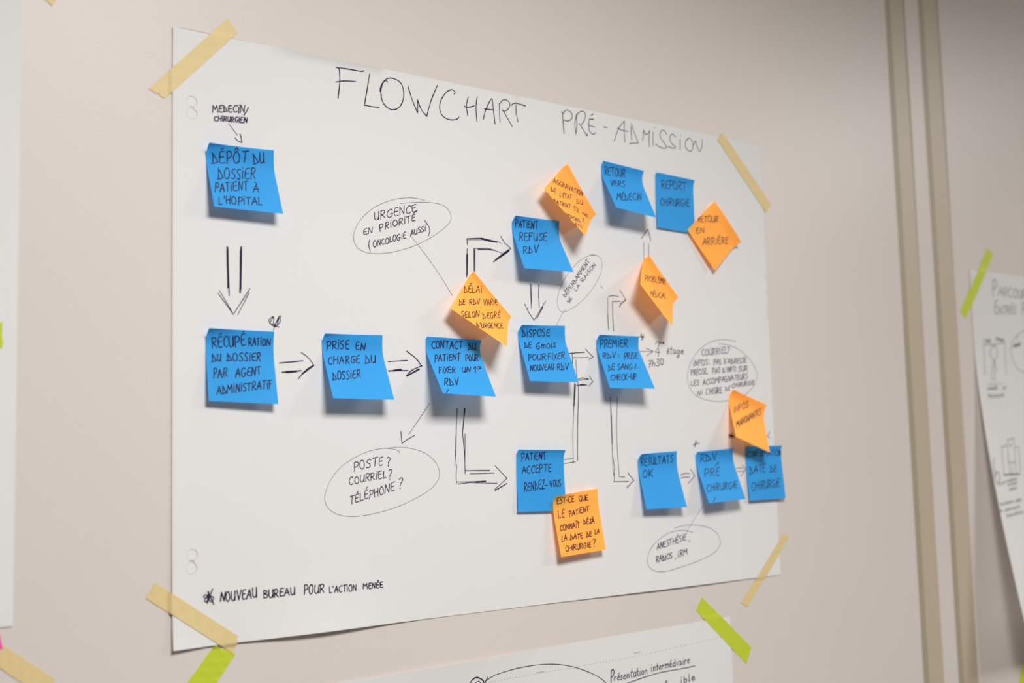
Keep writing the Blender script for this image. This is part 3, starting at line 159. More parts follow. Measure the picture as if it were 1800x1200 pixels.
CHART_PARTS = [
  ('heading','large hand-lettered word FLOWCHART',[(132,[1955,6405,2145,6414,2287,6417,2326,6432]),(132,[1983,6394,2000,6374,2001,6226,1977,6041]),(132,[1949,6228,2064,6262,2210,6280]),(-132,[2402,6405,2367,6215,2328,6015,2426,6014,2529,6019]),(132,[2649,6346,2618,6364,2575,6306,2553,6209,2568,6119,2614,6053,2697,6020,2782,6047,2848,6127,2874,6235,2856,6335,2798,6390,2703,6406,2629,6379,2565,6304,2545,6236,2563,6174]),(132,[2937,6344,2989,6197,3067,6038]),(-132,[3067,6038,3070,6201]),(132,[3070,6201,3117,6095,3198,6015]),(132,[3198,6015,3262,6213,3360,6429]),(132,[3608,6360,3623,6387,3580,6412,3500,6372,3420,6267,3390,6167,3410,6084,3471,6036,3561,6026,3641,6047,3676,6079]),(132,[3823,6360,3795,6241,3813,6112]),(132,[3760,6230,3818,6225,3912,6259]),(132,[3961,6384,3940,6244,3951,6058]),(132,[4049,6106,4093,6239,4186,6394,4208,6287,4232,6073]),(-132,[4070,6245,4207,6252]),(-132,[4309,6357,4308,6233,4313,6110]),(114,[4317,6353,4354,6399,4409,6418,4464,6397,4475,6349,4437,6293,4376,6263,4349,6281]),(-114,[4364,6272,4507,6084]),(132,[4502,6361,4549,6396,4623,6399,4732,6388]),(114,[4576,6380,4577,6265,4605,6157])],None),
  ('heading','large hand-lettered word PRÉ-ADMISSION',[(132,[5347,6412,5362,6280,5374,6115]),(114,[5365,6380,5402,6432,5452,6443,5510,6416,5521,6361,5485,6313,5439,6295,5376,6300]),(114,[5602,6416,5566,6275,5579,6137]),(114,[5602,6409,5600,6251,5581,6148]),(114,[5606,6403,5644,6444,5700,6469,5750,6453,5753,6389,5714,6319,5666,6272,5635,6292]),(114,[5671,6262,5728,6198,5774,6142,5783,6170]),(-132,[5862,6440,5899,6461]),(-132,[5825,6379,5902,6390]),(114,[5825,6379,5810,6290,5822,6219,5867,6181,5905,6186,5934,6210]),(-114,[5815,6290,5922,6282]),(-114,[6077,6307,6146,6310]),(114,[6269,6138,6358,6327,6469,6452]),(114,[6469,6452,6460,6312,6468,6151]),(114,[6334,6332,6406,6316,6533,6310]),(-132,[6591,6385,6598,6204]),(-114,[6597,6438,6641,6333,6724,6177,6552,6142]),(114,[6806,6218,6824,6307,6827,6375,6851,6333,6880,6319,6921,6343,6953,6386]),(114,[6953,6386,6934,6270,6935,6146]),(-114,[7014,6376,7005,6163]),(-114,[7041,6435,7046,6440]),(114,[7281,6372,7251,6421,7189,6421,7152,6369,7155,6316,7214,6257,7273,6204,7241,6171,7158,6169,7058,6205]),(114,[7463,6364,7407,6398,7358,6368,7345,6306,7390,6251,7456,6214,7398,6191,7304,6201]),(-114,[7551,6342,7546,6188]),(-114,[7561,6395,7564,6400]),(114,[7712,6373,7662,6327,7654,6264,7694,6208,7757,6197,7803,6246,7812,6317,7776,6374,7723,6382,7679,6353]),(114,[7815,6279,7868,6367,7892,6297,7947,6219,7995,6296,8016,6408])],None),
  ('remark',None,[(-136,[447,5635,452,5713,475,5674,496,5721,506,5644]),(136,[560,5730,536,5725,526,5710,522,5665,532,5653,557,5657]),(136,[524,5688,539,5693,552,5695]),(136,[575,5729,577,5695,578,5663]),(-136,[568,5736,593,5709,616,5677,596,5668,569,5660]),(136,[665,5745,640,5739,631,5726,631,5683,645,5669,673,5676]),(136,[631,5704,647,5708,662,5713]),(136,[731,5749,720,5756,702,5747,687,5714,695,5685,713,5679,728,5691]),(136,[751,5742,750,5711,747,5675]),(136,[754,5766,755,5767,756,5762]),(-136,[768,5684,773,5770,810,5692,819,5775]),(-141,[862,5755,838,5706,808,5660]),(132,[498,5589,489,5596,476,5589,467,5568,474,5549,487,5543,498,5551]),(132,[516,5610,514,5581,511,5551]),(132,[546,5612,543,5583,540,5553]),(132,[513,5581,528,5581,543,5584]),(132,[559,5599,560,5578,560,5556]),(132,[560,5615,561,5614,562,5612]),(132,[578,5612,577,5584,576,5556]),(132,[575,5607,588,5613,603,5610,603,5597,594,5586,580,5582]),(132,[583,5585,597,5572,607,5561]),(132,[622,5616,620,5578,629,5562,638,5565,647,5582,650,5619]),(132,[649,5618,649,5592,648,5563]),(132,[662,5616,664,5586,662,5559]),(132,[659,5608,674,5617,688,5612,689,5602,679,5591,664,5587]),(132,[669,5587,681,5574,694,5564]),(132,[736,5620,727,5625,712,5616,706,5594,712,5574,723,5570,735,5578,735,5594]),(132,[722,5594,731,5595,741,5595]),(132,[753,5615,752,5593,752,5569]),(132,[753,5631,754,5630,755,5628]),(132,[797,5632,779,5630,770,5618,768,5581,777,5571,797,5576]),(132,[769,5601,781,5605,792,5606]),(-132,[809,5577,816,5638,839,5583,849,5640])],None),
  ('arrow','thin slanting arrow under the remark at top left',[(-88,[629,5538,684,5479,730,5425]),(123,[763,5442,776,5397,783,5351]),(106,[783,5351,736,5362,703,5393])],None),
  ('arrow','long double-lined arrow pointing down at the left',[(-211,[610,4179,617,3740]),(-123,[617,4160,629,3655]),(-229,[770,4193,764,3940,761,3733]),(-176,[763,4155,754,3694]),(-88,[502,3675,676,3453]),(-88,[521,3701,668,3469]),(-97,[676,3453,870,3748]),(-88,[728,3456,859,3701])],None),
  ('asterisk','looped asterisk beside the top of the administrative agent note',[(97,[1142,3304,1157,3346,1194,3432,1227,3464,1221,3400,1175,3347,1121,3361,1089,3407,1121,3442,1147,3446,1148,3363,1211,3340]),(97,[1139,3446,1103,3377,1166,3377,1212,3450,1184,3364])],None),
  ('arrow','first double-lined arrow pointing right in the middle row',[(-123,[1208,2944,1493,2976]),(-141,[1240,2843,1473,2866]),(-229,[1289,2847,1417,2858]),(97,[1475,3069,1558,3015,1629,2932]),(114,[1629,2932,1538,2879,1435,2773]),(-229,[1487,2833,1625,2927])],None),
  ('arrow','second double-lined arrow pointing right in the middle row',[(-123,[2596,2996,2855,3015]),(-123,[2594,2890,2863,2897]),(123,[2603,2882,2699,2903,2774,2911,2714,2893,2606,2885]),(132,[2849,3126,2962,3055,3024,2995,3047,2962]),(132,[3063,2960,2919,2902,2841,2836]),(-194,[2846,2832,3022,2918])],None),
  ('arrow','thin arrow pointing down to the post and e-mail bubble',[(-70,[3157,2509,3009,2327,2858,2144]),(-106,[2751,2179,2763,2045,2854,2094,2942,2137])],None),
  ('speech_bubble','large oval bubble of post and telephone questions',[(44,[2734,1924,2711,1958,2619,1983,2497,1988,2316,1959,2137,1892,1960,1794,1829,1658,1756,1510,1747,1422,1796,1332,1909,1264,2067,1234,2243,1236,2453,1262,2698,1315,2933,1396,3142,1494,3257,1603,3278,1690,3245,1785,3151,1882,3024,1945,2867,1985,2743,1997,2619,1995,2558,1987])],[(106,[2129,1837,2127,1784,2127,1737]),(106,[2124,1827,2148,1842,2175,1834,2174,1808,2157,1791,2126,1782]),(106,[2227,1860,2204,1843,2196,1805,2207,1770,2231,1761,2251,1779,2256,1816,2246,1852,2224,1860,2214,1852]),(106,[2345,1860,2328,1869,2300,1856,2293,1833,2328,1816,2334,1793,2314,1776,2283,1776]),(106,[2368,1877,2405,1886,2436,1889]),(106,[2405,1882,2398,1833,2393,1787]),(106,[2504,1890,2474,1884,2456,1865,2452,1809,2467,1795,2498,1802]),(106,[2454,1841,2475,1843,2492,1848]),(106,[2556,1871,2572,1886,2596,1876,2596,1853,2579,1834,2574,1808]),(106,[2572,1792,2573,1786,2575,1782]),(106,[2108,1665,2092,1675,2071,1660,2058,1629,2067,1598,2090,1591,2108,1602]),(106,[2154,1675,2135,1661,2129,1634,2136,1604,2157,1598,2176,1611,2181,1641,2169,1666,2151,1674,2142,1666]),(106,[2206,1688,2202,1631,2214,1614,2232,1618,2247,1643,2255,1695]),(106,[2254,1694,2252,1656,2251,1617]),(106,[2279,1703,2275,1659,2272,1617]),(106,[2274,1696,2296,1710,2319,1702,2318,1683,2300,1666,2279,1657]),(106,[2288,1663,2304,1641,2320,1627]),(106,[2342,1710,2341,1666,2340,1626]),(106,[2337,1700,2359,1712,2378,1707,2381,1689,2366,1674,2345,1665]),(106,[2353,1670,2370,1652,2387,1635]),(106,[2416,1703,2411,1671,2411,1637]),(106,[2420,1727,2423,1725,2423,1724]),(106,[2484,1732,2455,1727,2440,1712,2439,1658,2453,1642,2487,1652]),(106,[2442,1685,2460,1692,2478,1694]),(-106,[2512,1725,2504,1648,2542,1654]),(106,[2576,1728,2592,1745,2618,1737,2618,1713,2595,1685,2592,1659]),(106,[2590,1636,2589,1634,2591,1631]),(106,[2068,1455,2095,1464,2123,1469]),(106,[2095,1463,2090,1418,2088,1373]),(106,[2179,1484,2149,1477,2136,1458,2135,1401,2150,1390,2181,1399]),(106,[2139,1433,2156,1437,2172,1444]),(106,[2153,1493,2163,1504,2175,1510]),(-106,[2198,1490,2196,1400,2237,1412]),(106,[2296,1524,2273,1517,2258,1498,2257,1436,2268,1421,2297,1431]),(106,[2258,1470,2274,1475,2290,1480]),(106,[2272,1536,2283,1544,2294,1555]),(106,[2325,1515,2325,1465,2315,1416]),(106,[2320,1503,2342,1517,2366,1515,2365,1493,2347,1469,2320,1463]),(106,[2383,1528,2383,1483,2385,1438]),(106,[2429,1538,2428,1494,2430,1448]),(106,[2384,1483,2407,1492,2430,1496]),(106,[2480,1549,2460,1533,2452,1499,2461,1466,2477,1457,2497,1475,2502,1510,2492,1543,2477,1551,2468,1540]),(-106,[2520,1468,2532,1573,2574,1483,2585,1582]),(106,[2656,1603,2624,1592,2607,1574,2603,1509,2616,1496,2652,1507]),(106,[2606,1543,2628,1549,2647,1554]),(106,[2717,1624,2738,1643,2762,1635,2762,1611,2737,1580,2731,1552]),(106,[2726,1526,2729,1525,2727,1518])]),
  ('arrow','double-lined bent arrow going down then right',[(-106,[3552,2449,3535,2229,3519,1887]),(-97,[3527,2120,3515,1901,3501,1765]),(-88,[3528,1778,3518,1656,3519,1540]),(-141,[3666,2449,3646,2311,3625,2153]),(-194,[3665,2449,3654,2366]),(-97,[3661,2146,3648,1788]),(-97,[3626,2153,3644,1926,3650,1665]),(-132,[3654,1699,4019,1690]),(-88,[3724,1660,4088,1659]),(-88,[3518,1567,3955,1562]),(-176,[3802,1560,3955,1562]),(-88,[3542,1542,3717,1556,4127,1529]),(-106,[4102,1746,4278,1587,4086,1457]),(-123,[4090,1443,4275,1524])],None),
  ('speech_bubble','oval bubble about urgent and oncology cases with a long tail',[(44,[3147,4967,3012,4978,2877,4966,2718,4932,2535,4857,2379,4761,2250,4636,2173,4506,2159,4405,2195,4319,2282,4271,2408,4256,2563,4271,2758,4316,2972,4391,3163,4483,3358,4605,3485,4711,3526,4786,3503,4867,3421,4929,3283,4949,3119,4941,2957,4920,2796,4891]),(-44,[2948,4504,3158,4285,3344,4067,3521,3826])],[(106,[2443,4747,2442,4680,2458,4659,2481,4668,2497,4701,2499,4762]),(106,[2501,4765,2500,4715,2498,4668]),(106,[2530,4774,2528,4725,2525,4675]),(106,[2526,4764,2551,4782,2576,4781,2576,4760,2561,4738,2531,4722]),(106,[2540,4728,2565,4714,2584,4696]),(106,[2687,4801,2666,4807,2630,4782,2612,4738,2625,4711,2655,4710,2681,4733,2684,4757]),(106,[2652,4747,2673,4755,2694,4763]),(106,[2766,4839,2734,4831,2717,4806,2714,4749,2730,4733,2769,4747]),(106,[2717,4782,2736,4788,2761,4794]),(-106,[2790,4752,2791,4852,2845,4771,2852,4872]),(106,[2943,4869,2928,4877,2900,4858,2881,4820,2889,4787,2915,4781,2941,4802]),(106,[3020,4903,2980,4891,2962,4872,2966,4819,2983,4808,3026,4824]),(106,[2964,4849,2989,4857,3010,4864]),(-106,[3040,4842,3021,4811]),(106,[2337,4545,2309,4535,2296,4519,2294,4477,2308,4471,2340,4482]),(106,[2297,4500,2313,4508,2331,4512]),(-106,[2357,4485,2361,4556,2401,4499,2410,4570]),(106,[2509,4607,2511,4567,2514,4527]),(106,[2505,4598,2526,4616,2549,4614,2555,4598,2539,4578,2513,4565]),(106,[2593,4640,2592,4598,2584,4555]),(106,[2586,4631,2609,4647,2630,4648,2631,4631,2614,4609,2591,4597]),(106,[2599,4601,2616,4590,2632,4573]),(106,[2660,4653,2661,4621,2663,4587]),(106,[2661,4677,2663,4675,2666,4674]),(106,[2723,4684,2698,4664,2691,4635,2702,4611,2723,4611,2746,4629,2752,4658,2739,4681,2717,4684,2706,4675]),(106,[2781,4700,2777,4662,2776,4623]),(106,[2777,4691,2799,4710,2825,4710,2823,4693,2806,4675,2784,4662]),(106,[2792,4667,2809,4654,2828,4645]),(106,[2855,4715,2858,4686,2856,4653]),(106,[2858,4739,2859,4736,2862,4734]),(106,[2880,4735,2908,4745,2938,4757]),(106,[2908,4746,2906,4708,2910,4670]),(106,[3006,4783,2976,4771,2961,4753,2959,4703,2974,4697,3008,4711]),(106,[2962,4730,2981,4739,2998,4745]),(106,[2980,4788,2990,4796,3005,4806]),(106,[2373,4416,2357,4355,2377,4284]),(106,[2441,4411,2424,4395,2418,4367,2425,4340,2441,4336,2456,4351,2460,4382,2451,4408,2437,4412,2429,4402]),(-106,[2476,4349,2483,4423,2510,4364,2519,4436]),(106,[2566,4439,2557,4445,2541,4431,2531,4401,2539,4380,2555,4377,2570,4389]),(106,[2609,4457,2592,4440,2585,4414,2591,4390,2607,4387,2623,4404,2630,4431,2621,4452,2608,4458,2597,4447]),(-106,[2649,4478,2642,4407,2673,4419]),(106,[2713,4506,2697,4489,2689,4458,2693,4429,2708,4425,2722,4442,2731,4475,2724,4499,2712,4504,2704,4496]),(106,[2786,4513,2772,4516,2751,4500,2743,4469,2752,4445,2771,4444,2783,4459,2785,4478]),(106,[2767,4473,2781,4480,2792,4483]),(106,[2812,4513,2813,4485,2811,4459]),(106,[2815,4533,2817,4532,2818,4530]),(106,[2870,4555,2848,4546,2837,4528,2834,4484,2844,4473,2870,4484]),(106,[2836,4506,2850,4514,2865,4521]),(-106,[2933,4507,2961,4587,2977,4526]),(106,[2938,4534,2957,4542,2979,4554]),(106,[2992,4596,2991,4548,3003,4538,3013,4543,3024,4567,3026,4609]),(106,[3027,4609,3026,4576,3028,4544]),(106,[3079,4631,3068,4634,3052,4622,3048,4604,3070,4594,3075,4580,3063,4564,3044,4561]),(106,[3123,4639,3110,4642,3093,4627,3093,4613,3113,4605,3121,4594,3108,4578,3089,4573]),(106,[3147,4644,3145,4618,3142,4590]),(106,[3150,4666,3149,4663,3151,4660]),(106,[3138,4716,3191,4659,3209,4603,3188,4537])]),
  ('arrow','double-lined bent arrow going up then right from the delay note',[(-211,[3744,4096,3749,4285,3753,4357]),(-114,[3739,4066,3756,4428]),(-114,[3759,4476,3757,4553,3981,4579,4274,4548]),(-194,[3981,4569,4097,4553,4215,4548]),(-88,[3756,4539,3980,4559]),(-141,[3853,4151,3861,4437]),(-88,[3861,4439,4065,4457,4167,4445]),(-88,[3867,4152,3875,4426]),(-141,[3919,4430,4064,4442,4167,4441]),(-88,[4167,4441,4300,4413]),(-106,[4277,4630,4334,4550,4434,4488]),(-141,[4434,4488,4155,4293]),(-282,[4193,4322,4399,4458])],None),
  ('arrow','double-lined arrow pointing down between two blue notes',[(-106,[4733,4050,4736,3731]),(-97,[4753,4051,4742,3795]),(-132,[4872,4059,4862,3898,4867,3751]),(-97,[4628,3789,4694,3681,4775,3582,4978,3844]),(-132,[4822,3608,4929,3765])],None),
  ('speech_bubble','narrow tilted oval bubble with a short tail',[(44,[5874,4503,5790,4509,5672,4468,5519,4373,5349,4209,5230,4037,5176,3884,5180,3772,5241,3715,5347,3737,5496,3814,5666,3938,5823,4101,5931,4262,5967,4381,5941,4483,5858,4517,5757,4507]),(44,[5299,3747,5265,3714,5206,3630,5121,3483])],[(88,[5270,3942,5290,3929,5314,3918]),(-88,[5262,3939,5297,3946,5333,3951,5325,3932,5309,3910]),(88,[5322,4010,5308,3991,5309,3977,5341,3962,5359,3966,5376,3986]),(88,[5325,3971,5334,3983,5342,3994]),(88,[5298,3997,5300,4007,5302,4016]),(88,[5330,4022,5359,4009,5389,3993]),(88,[5332,4016,5335,4031,5354,4043,5370,4037,5373,4021,5360,4007]),(88,[5389,4082,5375,4064,5376,4051,5408,4037,5425,4042,5443,4065]),(88,[5392,4046,5401,4058,5409,4068]),(-88,[5457,4070,5405,4104,5477,4097,5427,4130]),(88,[5447,4142,5471,4129,5494,4117]),(-88,[5440,4140,5474,4144,5512,4148,5504,4130,5489,4109]),(-88,[5526,4154,5491,4203,5556,4189]),(88,[5509,4168,5521,4185,5533,4201]),(-88,[5564,4198,5517,4233,5558,4232,5542,4261,5599,4238]),(-88,[5607,4248,5562,4283,5605,4283,5591,4317,5649,4293]),(88,[5627,4360,5611,4341,5611,4328,5645,4310,5665,4314,5680,4336]),(88,[5629,4321,5639,4333,5647,4344]),(-88,[5694,4345,5643,4375,5716,4371,5668,4402]),(88,[5672,4415,5686,4435,5704,4454]),(88,[5688,4434,5713,4418,5743,4401]),(88,[5337,3865,5360,3856,5380,3845]),(-88,[5331,3863,5363,3870,5395,3874,5389,3857,5376,3838]),(88,[5381,3924,5369,3910,5372,3898,5399,3884,5414,3888,5426,3904]),(88,[5384,3892,5392,3901,5399,3910]),(-88,[5463,4032,5505,4007,5527,4033]),(-88,[5539,4044,5512,4087,5570,4081]),(88,[5527,4056,5538,4071,5550,4089]),(88,[5576,4160,5605,4147,5632,4135]),(88,[5578,4153,5590,4174,5609,4187,5621,4181,5619,4166,5610,4150]),(88,[5611,4154,5638,4161,5665,4172]),(-88,[5673,4184,5641,4225,5709,4223]),(88,[5657,4196,5673,4212,5687,4230]),(88,[5686,4263,5702,4250,5723,4239]),(88,[5671,4271,5675,4271,5678,4273]),(88,[5726,4309,5713,4304,5706,4287,5714,4279,5741,4288,5756,4287,5754,4272,5736,4257]),(88,[5755,4346,5748,4327,5757,4310,5780,4305,5799,4316,5804,4331,5790,4348,5767,4352,5751,4344,5747,4334]),(-88,[5826,4344,5786,4375,5854,4374,5816,4405])]),
  ('arrow','double-lined arrow reaching right to the first appointment note',[(-132,[5353,3174,5483,3188,5608,3196]),(-88,[5416,3120,5684,3131]),(-106,[5623,3240,5755,3141,5679,3100]),(-141,[5398,3173,5400,3043])],None),
  ('arrow','double-lined bent arrow rising from the accepted appointment note',[(97,[5482,2841,5574,2857,5668,2842]),(-97,[5488,2826,5573,2834,5668,2842]),(-141,[5459,2758,5629,2766]),(-194,[5518,2768,5590,2769]),(-114,[5681,2887,5737,2810,5664,2750]),(-88,[5456,3094,5464,2865,5481,2756]),(-114,[5481,2756,5481,2636,5465,2438]),(-194,[5421,2785,5411,2636,5398,2487]),(-106,[5438,2775,5422,2636,5390,2438]),(-88,[5394,2438,5366,2142,5356,1756]),(-123,[5465,2438,5442,2141,5430,1779]),(79,[5209,1798,5304,1802,5359,1815]),(79,[5211,1745,5302,1755,5399,1765])],None),
  ('asterisk','small asterisk at the corner of the first appointment note',[(-97,[6610,3442,6703,3445]),(-97,[6648,3493,6653,3394]),(-97,[6690,3479,6643,3396]),(-97,[6626,3473,6687,3419])],None),
  ('remark','small remark about the fourth floor with an arrow',[(-70,[6564,3237,6858,3246]),(-88,[6731,3288,6858,3248,6725,3179]),(97,[6907,3350,6945,3388,6980,3363,6939,3282,6901,3239,6988,3241]),(-106,[6972,3289,6953,3182]),(88,[6983,3384,6987,3371,6984,3356]),(88,[6984,3374,6995,3384,7004,3379,7005,3357]),(88,[7004,3374,7017,3385,7025,3381,7029,3359]),(88,[7047,3373,7072,3377,7066,3387,7048,3376,7050,3363,7073,3366]),(114,[7124,3246,7160,3255,7150,3277,7128,3256,7131,3224,7165,3230]),(114,[7142,3290,7152,3300,7165,3309]),(-114,[7214,3331,7198,3234,7217,3220]),(114,[7188,3285,7210,3289,7231,3291]),(114,[7290,3276,7262,3283,7247,3253,7258,3226,7284,3242,7293,3276]),(-114,[7292,3276,7289,3230,7300,3227]),(114,[7370,3275,7341,3279,7320,3255,7333,3230,7364,3254,7375,3277]),(114,[7372,3278,7355,3200,7332,3176,7317,3193,7366,3223]),(114,[7402,3254,7443,3265,7431,3283,7401,3263,7408,3234,7451,3239]),(-114,[6759,3110,6817,3119,6774,3020]),(114,[6767,3071,6786,3074,6808,3079]),(114,[6841,3129,6840,3082,6834,3038]),(114,[6837,3067,6858,3090,6878,3079,6880,3043]),(114,[6921,3135,6951,3146,6967,3128,6935,3099,6966,3081,6945,3047,6909,3052]),(114,[7017,3154,6996,3135,6993,3089,7016,3062,7041,3084,7042,3134,7017,3151])],None),
  ('arrow','double-lined bent arrow going up then right to the orange medical note',[(-123,[6049,3514,6041,3727]),(-79,[6041,3727,6051,3952]),(97,[6069,3969,6155,3986,6249,3975]),(-114,[6135,3501,6131,3731,6136,3902]),(-97,[6136,3902,6284,3916]),(-88,[6276,4070,6381,3938]),(150,[6381,3938,6297,3889,6262,3837]),(-70,[5928,4098,5977,4073])],None),
  ('arrow','small double-lined arrow pointing up under the blue return note',[(-79,[6757,4761,6747,4494]),(-106,[6846,4762,6841,4593]),(-97,[6710,4817,6776,4889,6841,4956]),(-123,[6841,4956,6872,4891,6890,4805])],None),
  ('arrow','tall thin double-lined bent arrow going down to the results note',[(-150,[6040,2613,6039,2287,6041,1984]),(-88,[6041,1984,6041,1621,6056,1561]),(-88,[6047,2362,6042,1832,6068,1681,6054,1486]),(-88,[6166,2607,6133,2286,6126,2058,6143,1550,6245,1539]),(-106,[6042,1483,6307,1477]),(-106,[6303,1595,6408,1488,6275,1394])],None),
  ('arrow','small arrow between the results and pre-surgery notes',[(97,[7291,1529,7382,1553,7476,1547]),(97,[7289,1487,7379,1499,7464,1495]),(-97,[7493,1607,7571,1512,7429,1406])],None),
  ('arrow','small arrow at the right between the last two blue notes',[(88,[8430,1588,8503,1598,8580,1585]),(-88,[8456,1550,8590,1549]),(-88,[8559,1637,8633,1574,8519,1474])],None),
  ('asterisk','small asterisk above the pre-surgery note',[(-97,[7552,1955,7696,1960]),(-106,[7624,2014,7602,1914]),(-88,[7573,1927,7652,1987])],None),
  ('asterisk','dark asterisk at the left corner of the lowest orange note',[(-141,[8298,2069,8431,2054]),(-141,[8314,2091,8415,2032]),(-141,[8367,2108,8361,2016]),(-141,[8420,2089,8309,2035])],None),
  ('asterisk','faint asterisk right of the lowest orange note',[(-97,[9127,2032,9199,2116]),(-97,[9149,2052,9192,2018])],None),
  ('speech_bubble','oval bubble of anaesthesia and scans with a tail up',[(57,[7500,724,7363,760,7206,770,7010,747,6814,664,6675,564,6601,434,6613,339,6693,273,6822,242,6994,242,7249,277,7531,324,7843,400,7994,488,8031,571,7967,689,7808,776,7607,820,7408,834,7249,827,7130,806]),(-44,[7716,1092,7533,918,7373,753,7335,686])],[(-114,[6784,540,6815,623,6833,548]),(114,[6790,568,6813,572,6833,580]),(-114,[6849,552,6860,636,6888,560,6900,641]),(114,[6951,646,6926,640,6913,626,6912,575,6924,564,6955,570]),(114,[6914,603,6929,607,6947,612]),(114,[7013,657,7001,661,6983,650,6980,631,7003,612,7008,593,6993,576,6971,577]),(114,[7026,663,7048,667,7074,673]),(114,[7050,666,7046,624,7046,586]),(114,[7096,672,7092,632,7087,589]),(114,[7143,681,7137,639,7133,598]),(114,[7093,631,7115,636,7137,643]),(114,[7203,693,7174,688,7161,669,7157,617,7169,603,7200,611]),(114,[7161,647,7177,650,7194,655]),(114,[7178,704,7189,713,7201,720]),(114,[7258,698,7247,701,7227,691,7224,674,7249,653,7254,637,7239,621,7217,621]),(114,[7289,699,7285,662,7281,627]),(114,[7292,722,7294,721,7294,719]),(114,[7352,713,7322,709,7310,693,7305,641,7316,629,7347,637]),(114,[7309,668,7327,676,7342,679]),(-114,[7414,625,7396,605]),(123,[6768,448,6763,409,6760,367]),(123,[6763,441,6782,451,6801,446,6800,429,6786,414,6768,406]),(123,[6773,407,6787,391,6804,374]),(-123,[6813,379,6843,465,6863,384]),(123,[6820,407,6842,412,6863,419]),(123,[6882,452,6883,421,6884,384]),(-123,[6877,460,6899,431,6922,398,6901,388,6872,384]),(123,[6944,449,6940,419,6940,390]),(123,[6944,469,6946,468,6948,467]),(123,[6994,474,6974,460,6963,433,6968,405,6984,399,7002,411,7012,439,7006,465,6992,472,6981,467]),(123,[7061,474,7051,482,7033,471,7029,456,7052,437,7055,419,7041,407,7020,409]),(-106,[7132,402,7117,380]),(123,[7190,473,7184,439,7183,404]),(123,[7194,497,7196,496,7199,494]),(123,[7226,501,7218,454,7215,411]),(123,[7219,489,7243,503,7263,499,7264,479,7246,462,7222,451]),(123,[7231,456,7249,438,7265,420]),(-123,[7283,427,7294,509,7320,468,7347,518,7355,438])]),
